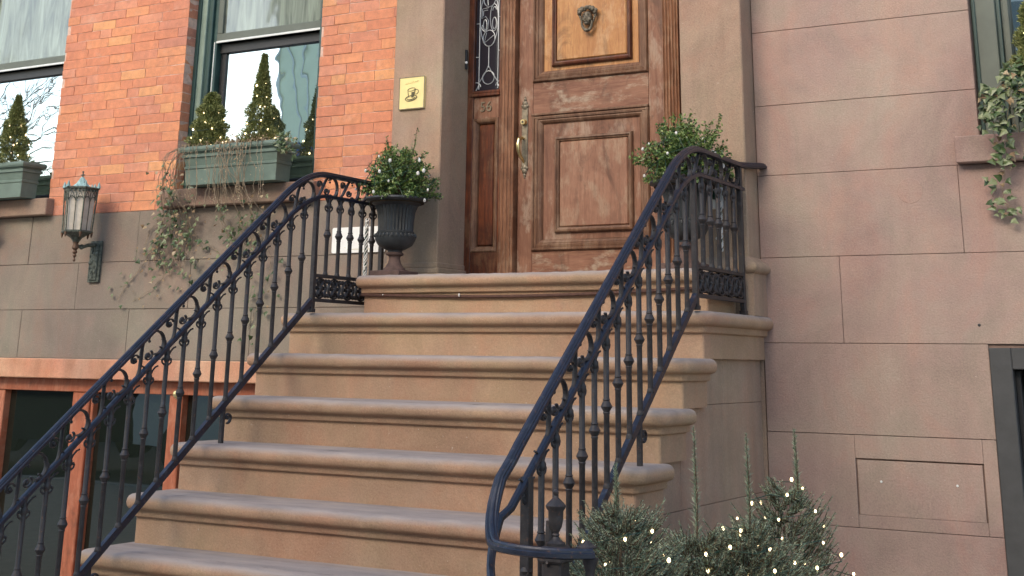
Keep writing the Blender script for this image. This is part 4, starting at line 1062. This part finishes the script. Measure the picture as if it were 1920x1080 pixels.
for i,(x_,l) in enumerate(((-.045,.012),(-.03,.016),(-.012,.01),(.004,.02),(.022,.012),(.036,.016))):
    mb.tube([(PX+x_,yq,PZ+.058+x_*.14),(PX+x_+.006,yq,PZ+.058+l*.6+x_*.14),(PX+x_+.012,yq,PZ+.06+x_*.14)],.0014,4)
P(mb,'faint_script',M['ink_faint'],pq)
nt_=thing('white_notice','blank white rounded sign on the stone wall behind the left railing','sign',(-4.83,0,2.31))
P(slab(MB(),-4.800,2.318,.395,.152,.012,-.008,-.0005),'sheet',M['white'],nt_)
P(MB().tube([(-4.88,-.009,2.262),(-4.82,-.009,2.263),(-4.75,-.009,2.259),(-4.70,-.009,2.262)],.0012,4).tube([(-4.90,-.009,2.275),(-4.89,-.009,2.27)],.001,4),'faint_writing',M['ink_faint'],nt_)
def bundle(x,y,z0,z1,label,boxz=None):
    t=thing('cable_bundle',label,'cable',(x,y,z0)); r=random.Random(int(abs(x)*100)); mb=MB()
    for k in range(4):
        ph=r.uniform(0,6); mb.tube([(x+.010*math.cos(ph+i*.9),y+.010*math.sin(ph+i*.9),z0+(z1-z0)*i/26) for i in range(27)],.0036,5)
    P(mb,'white_cord',M['white'],t,True); P(MB().tube([(x,y,z0),(x,y,z1)],.009,6),'dark_cord',M['wire'],t)
    mb=MB(); 
    for i in range(6): mb.ball((x+r.uniform(-.014,.014),y-.012,z0+(z1-z0)*r.random()),.008,6,5)
    P(mb,'taped_bulbs',M['bulb_off'],t)
    return t
bundle(-4.625,-.17,2.067,2.42,'white wrapped light cord rising beside the left urn')
bundle(-2.42,-.21,2.17,2.42,'white wrapped light cord rising behind the right railing')
ob=thing('outlet_box','white outlet box with a dark plug behind the right railing','outlet',(-2.45,-.18,2.42))
P(MB().box(-2.475,-2.405,-.195,-.162,2.385,2.49,.004),'box',M['white'],ob); P(MB().box(-2.458,-2.432,-.225,-.196,2.43,2.475,.006),'plug',M['wire'],ob)
mb=MB(); mb.ball((-2.47,-.21,2.475),.013,8,6); mb.ball((-2.468,-.21,2.44),.013,8,6); P(mb,'taped_bulbs',M['bulb_off'],ob,True)
rp=thing('sagging_cable','dark brown cable sagging across the riser of the top step','cable',(-3.4,-.56,1.98))
pts=[(-4.35+1.96*i/40,-.574,1.964-.022*math.sin(PI*i/40)+.010*(i/40)) for i in range(41)]
P(MB().tube(pts,.0085,8),'cord',M['brown_wire'],rp,True)
P(MB().ball((-3.72,-.588,1.955),.006,6,5,(.8,1,1.6)).ball((-4.2,-.588,1.962),.004,6,5),'taped_bulbs',M['bulb_off'],rp)
# bell push beside door frame
bp=thing('door_bell','tiny bright bell push on the dark strip left of the sidelight','bell',(-4.13,.11,3.37))
P(MB().box(-4.136,-4.126,.085,.105,3.32,3.44,.002),'strip',M['black_paint'],bp); P(MB().ball((-4.128,.09,3.36),.009,8,6),'button',M['white'],bp)

# ------------------------------------------------------------------ evergreens at lower right
def fir(x,y,z0,h,r0,label,seed,leader,nb=115,lean=0,bulk=.7):
    r=random.Random(seed); t=thing('potted_fir',label,'tree',(x,y,0),'cut evergreens beside the steps')
    P(MB().tube([(x,y,z0),(x,y,z0+h*.5),(x+lean,y,z0+h*.8)],[.02,.012,.004],6),'trunk',M['bark'],t)
    P(MB().lathe([(.10,0),(.13,.02),(.15,.28),(.165,.285),(.165,.32),(.14,.32),(.13,.30)],(x,y,.0),24),'pot',M['urn'],t,True)
    lf=MB(); st=MB()
    def spray(p,d,L,rad):
        d=d.normalized(); e=p+d*L+Vector((0,0,L*.42)); mid_=p.lerp(e,.5)+Vector((0,0,-.015)); st.tube([p,mid_,e],[.0028,.002,.0012],3,False)
        n=int(L/.0017)
        for i in range(n):
            u=i/n; q=(p*(1-u)+mid_*u)*(1-u)+(mid_*(1-u)+e*u)*u
            dd=d*.95+rv(r)*.75; L2=rad*r.uniform(.75,1.15)*(1-.3*u); dd.normalize(); s=dd.cross(rv(r)).normalized()*.0015
            lf.add([q-s,q+s,q+dd*L2],[(0,1,2)])
    for i in range(nb):
        q=(i+.5)/nb; zz=z0+q*h*.93; R_=r0*(1-q**3)*.95+.05; a=i*2.4+r.uniform(-.4,.4)
        o_=Vector((math.cos(a),math.sin(a),r.uniform(.15,.75))).normalized(); L=R_*r.uniform(.75,1.1)
        p=Vector((x+lean*q,y,zz)); spray(p+o_*L*.15,o_,L*.95,.019)
        for s in(-1,1):
            for f in(.3,.5,.7):
                pp=p+o_*L*f; dd=o_+Vector((-o_.y,o_.x,.12))*s*.75; spray(pp,dd,L*(.50-.2*f)+.02,.018)
    if leader:
        lx,ly,lz=leader; p=Vector((lx+.004,ly,z0+h*.86)); e=Vector((lx,ly,lz)); st.tube([p,p.lerp(e,.5)+Vector((.004,0,0)),e],[.005,.0035,.0015],5)
        n=700
        for i in range(n):
            u=i/n; q=p.lerp(e,u); dd=(e-p).normalized()*.9+rv(r)*.8; L2=.042*(1.15-.85*u)*(.6+.5*math.sin(u*40+seed)**2)*r.uniform(.7,1.2); dd.normalize(); s=dd.cross(rv(r)).normalized()*.0014
            lf.add([q-s,q+s,q+dd*L2],[(0,1,2)])
    o=nbuild(lf,'needles',M['fir'],t); o['kind']='stuff'; o=nbuild(st,'branches',M['bark'],t); o['kind']='stuff'
def fir_lights(x,y,z0,h,r0,label,seed,n=54):
    n=int(n*1.5)
    r=random.Random(seed); pts=[]
    for i in range(n):
        q=.08+.9*i/n; a=i*.66; R_=(r0*(1-q**3)+.055)*r.uniform(.95,1.12)
        pts.append(Vector((x+R_*math.cos(a),y+R_*math.sin(a),z0+q*h))+rv(r)*.012)
    return lights(label,pts,0,.0050,seed)
def build_firs():
    A=[(-2.02,-2.28,.50,.69,.23,'grey green fir with a thin leader nearest the newel post',41,(-2.035,-2.28,1.30)),
       (-1.90,-1.90,.40,.68,.27,'fir with a tall pale leader shoot, second from the newel post',42,(-1.905,-1.9,1.412)),
       (-1.75,-1.80,.40,.71,.25,'fir with a bare brown leader shoot, third from the newel post',43,(-1.745,-1.8,1.392)),
       (-1.735,-1.45,.30,.94,.245,'rightmost and tallest fir, standing against the brown stone wall',44,(-1.68,-1.45,1.395))]
    for a in A: fir(*a)
    fir_lights(-2.02,-2.28,.62,.52,.19,'warm fairy lights on the fir nearest the newel post',51,34)
    fir_lights(-1.90,-1.90,.5,.54,.22,'warm fairy lights on the second fir from the newel post',52,40)
    fir_lights(-1.75,-1.80,.5,.60,.21,'warm fairy lights on the third fir from the newel post',53,50)
    fir_lights(-1.735,-1.45,.45,.78,.20,'warm fairy lights on the rightmost fir by the wall',54,60)
build_firs()

# ------------------------------------------------------------------ street opposite (only met in reflections)
def opposite():
    redb=plain('far_red_brick',(.36,.19,.11),.9,0,.2,.25,3,.2); cream=plain('cream_trim',(.62,.58,.50),.8,0,.3,.1,4,0)
    for i,(xa,xb,h,mat) in enumerate(((-17,-10,12,redb),(-10,-3,13.5,plain('far_tan_brick',(.42,.27,.15),.9,0,.2,.2,3,.2)),(-3,4,12.5,redb),(4,12,13,cream))):
        t=thing('row_house',('red brick row house across the street, left end of the row','tan brick row house across the street with cream trim','red brick row house across the street, opposite the front steps','cream row house across the street, right end of the row')[i],'building',((xa+xb)/2,-22,0),'row houses across the street')
        P(MB().box(xa,xb-.02,-30,-22,0,h,0),'wall',mat,t)
        P(MB().box(xa-.05,xb+.03,-22,-21.5,h-.6,h+.1,.05).box(xa,xb-.02,-22,-21.9,4.0,4.25,.02),'cornice',cream,t)
        for fl in range(4):
            for c in range(3):
                cx_=xa+(xb-xa)*(c+.5)/3; z=1.2+fl*3.0
                wnd=P(MB().box(cx_-.62,cx_+.62,-22,-21.9,z-.15,z+2.0,.02),'window',M['white'],t)
                P(MB().box(cx_-.5,cx_+.5,-21.9,-21.88,z,z+.88).box(cx_-.5,cx_+.5,-21.9,-21.88,z+.97,z+1.85),'pane',M['glass_dark'],wnd)
opposite()
def van(x,y,label,mat,L=4.8,H=2.1):  # unseen van, added for its reflection in the basement glass
    t=thing('reflection_van',label,'van',(x,y,0))
    pr=[(0,.35),(0,1.0),(.12,1.15),(.9,1.3),(1.5,H-.05),(1.8,H),(L-.1,H),(L,H-.15),(L,.35)]
    vs=[(x-L/2+a,y-.9,z) for a,z in pr]+[(x-L/2+a,y+.9,z) for a,z in pr]; n=len(pr)
    P(MB().add(vs,[tuple(range(n)),tuple(range(n,2*n))]+[(i,(i+1)%n,n+(i+1)%n,n+i) for i in range(n)]),'body',mat,t)
    P(MB().box(x-L/2+1.7,x-L/2+2.6,y+.9,y+.915,1.25,H-.25,.01).box(x-L/2+2.8,x+L/2-.4,y+.9,y+.915,1.25,H-.25,.01),'side_window',M['glass_dark'],t)
    for a in(.9,L-.95):
        for s in(-1,1): P(MB().tube([(x-L/2+a,y+s*.72,.34),(x-L/2+a,y+s*.92,.34)],.34,18),'wheel',M['black_paint'],t)
van(-12.9,-9.6,'white van added to put a pale reflection in the basement glass',M['white'])
van(-18.4,-9.6,'dark van added behind the white one to darken the reflection in the basement glass',M['black_paint'])
gw=thing('reflection_wall','unseen dark wall across the road, added to darken the basement glass reflection','wall',(-40,-17,0))
P(MB().box(-64,-17.1,-17.3,-17,0,2.1,0),'wall',plain('dark_reflection_brick',(.06,.055,.045),.9,0,.2,.3,2,.2),gw); P(MB().box(-64,-17.1,-17.36,-16.94,2.1,2.18,.01),'coping',M['stone_sill'],gw)  # dark wall added to keep pale distance out of the basement reflections
def tower():  # unseen tower, shaped and coloured for the reflection in the middle window
    gt=plain('pale_green_glass_wall',(.85,.90,.66),.3,0,.5,.08,.4,0); bl_=plain('blue_tower_base',(.05,.13,.36),.5,0,.4,.1,1,0)
    t=thing('reflection_tower','unseen pale green tower with a blue base, added for its reflection in the middle window','building',(-50,-60,0))
    P(MB().add([(-55,-60,15),(-46,-60,15),(-46,-70,15),(-55,-70,15),(-61,-60,48),(-46,-60,48),(-46,-70,48),(-61,-70,48)],[(0,3,2,1),(4,5,6,7),(0,1,5,4),(1,2,6,5),(2,3,7,6),(3,0,4,7)]),'wall',gt,t)
    P(MB().box(-56,-46,-70,-60,0,14.99),'base',bl_,t)
    mb=MB()
    for i in range(9): mb.tube([(-55+i*1.1,-59.9,15),(-61+i*1.85,-59.9,48)],.10,4)
    P(mb,'mullion',M['silver'],t)
tower()
def street_tree(x,y,h,seed,label):
    r=random.Random(seed); t=thing('bare_tree',label,'tree',(x,y,0)); mb=MB()
    def br(p,d,L,rad,lv):
        pts=[p];q=p
        for i in range(5): d=(d+rv(r)*.16).normalized(); q=q+d*L/5; pts.append(q)
        mb.tube(pts,[rad*(1-.12*i) for i in range(6)],5 if lv>2 else 7,False)
        if lv<6:
            for k in range(2+(lv>0)): 
                nd=(d+rv(r)*.75+Vector((0,0,.15))).normalized(); br(pts[r.choice([3,4,5,5])],nd,L*r.uniform(.6,.8),rad*.55,lv+1)
    br(Vector((x,y,0)),Vector((0,0,1)),h*.3,.17,0)
    nbuild(mb,'trunk_and_limbs',M['bark'],t)
street_tree(-18.5,-7.5,9,3,'bare street tree up the road from the house')
street_tree(-27.5,-16,10,4,'bare street tree across the road, far to the left')
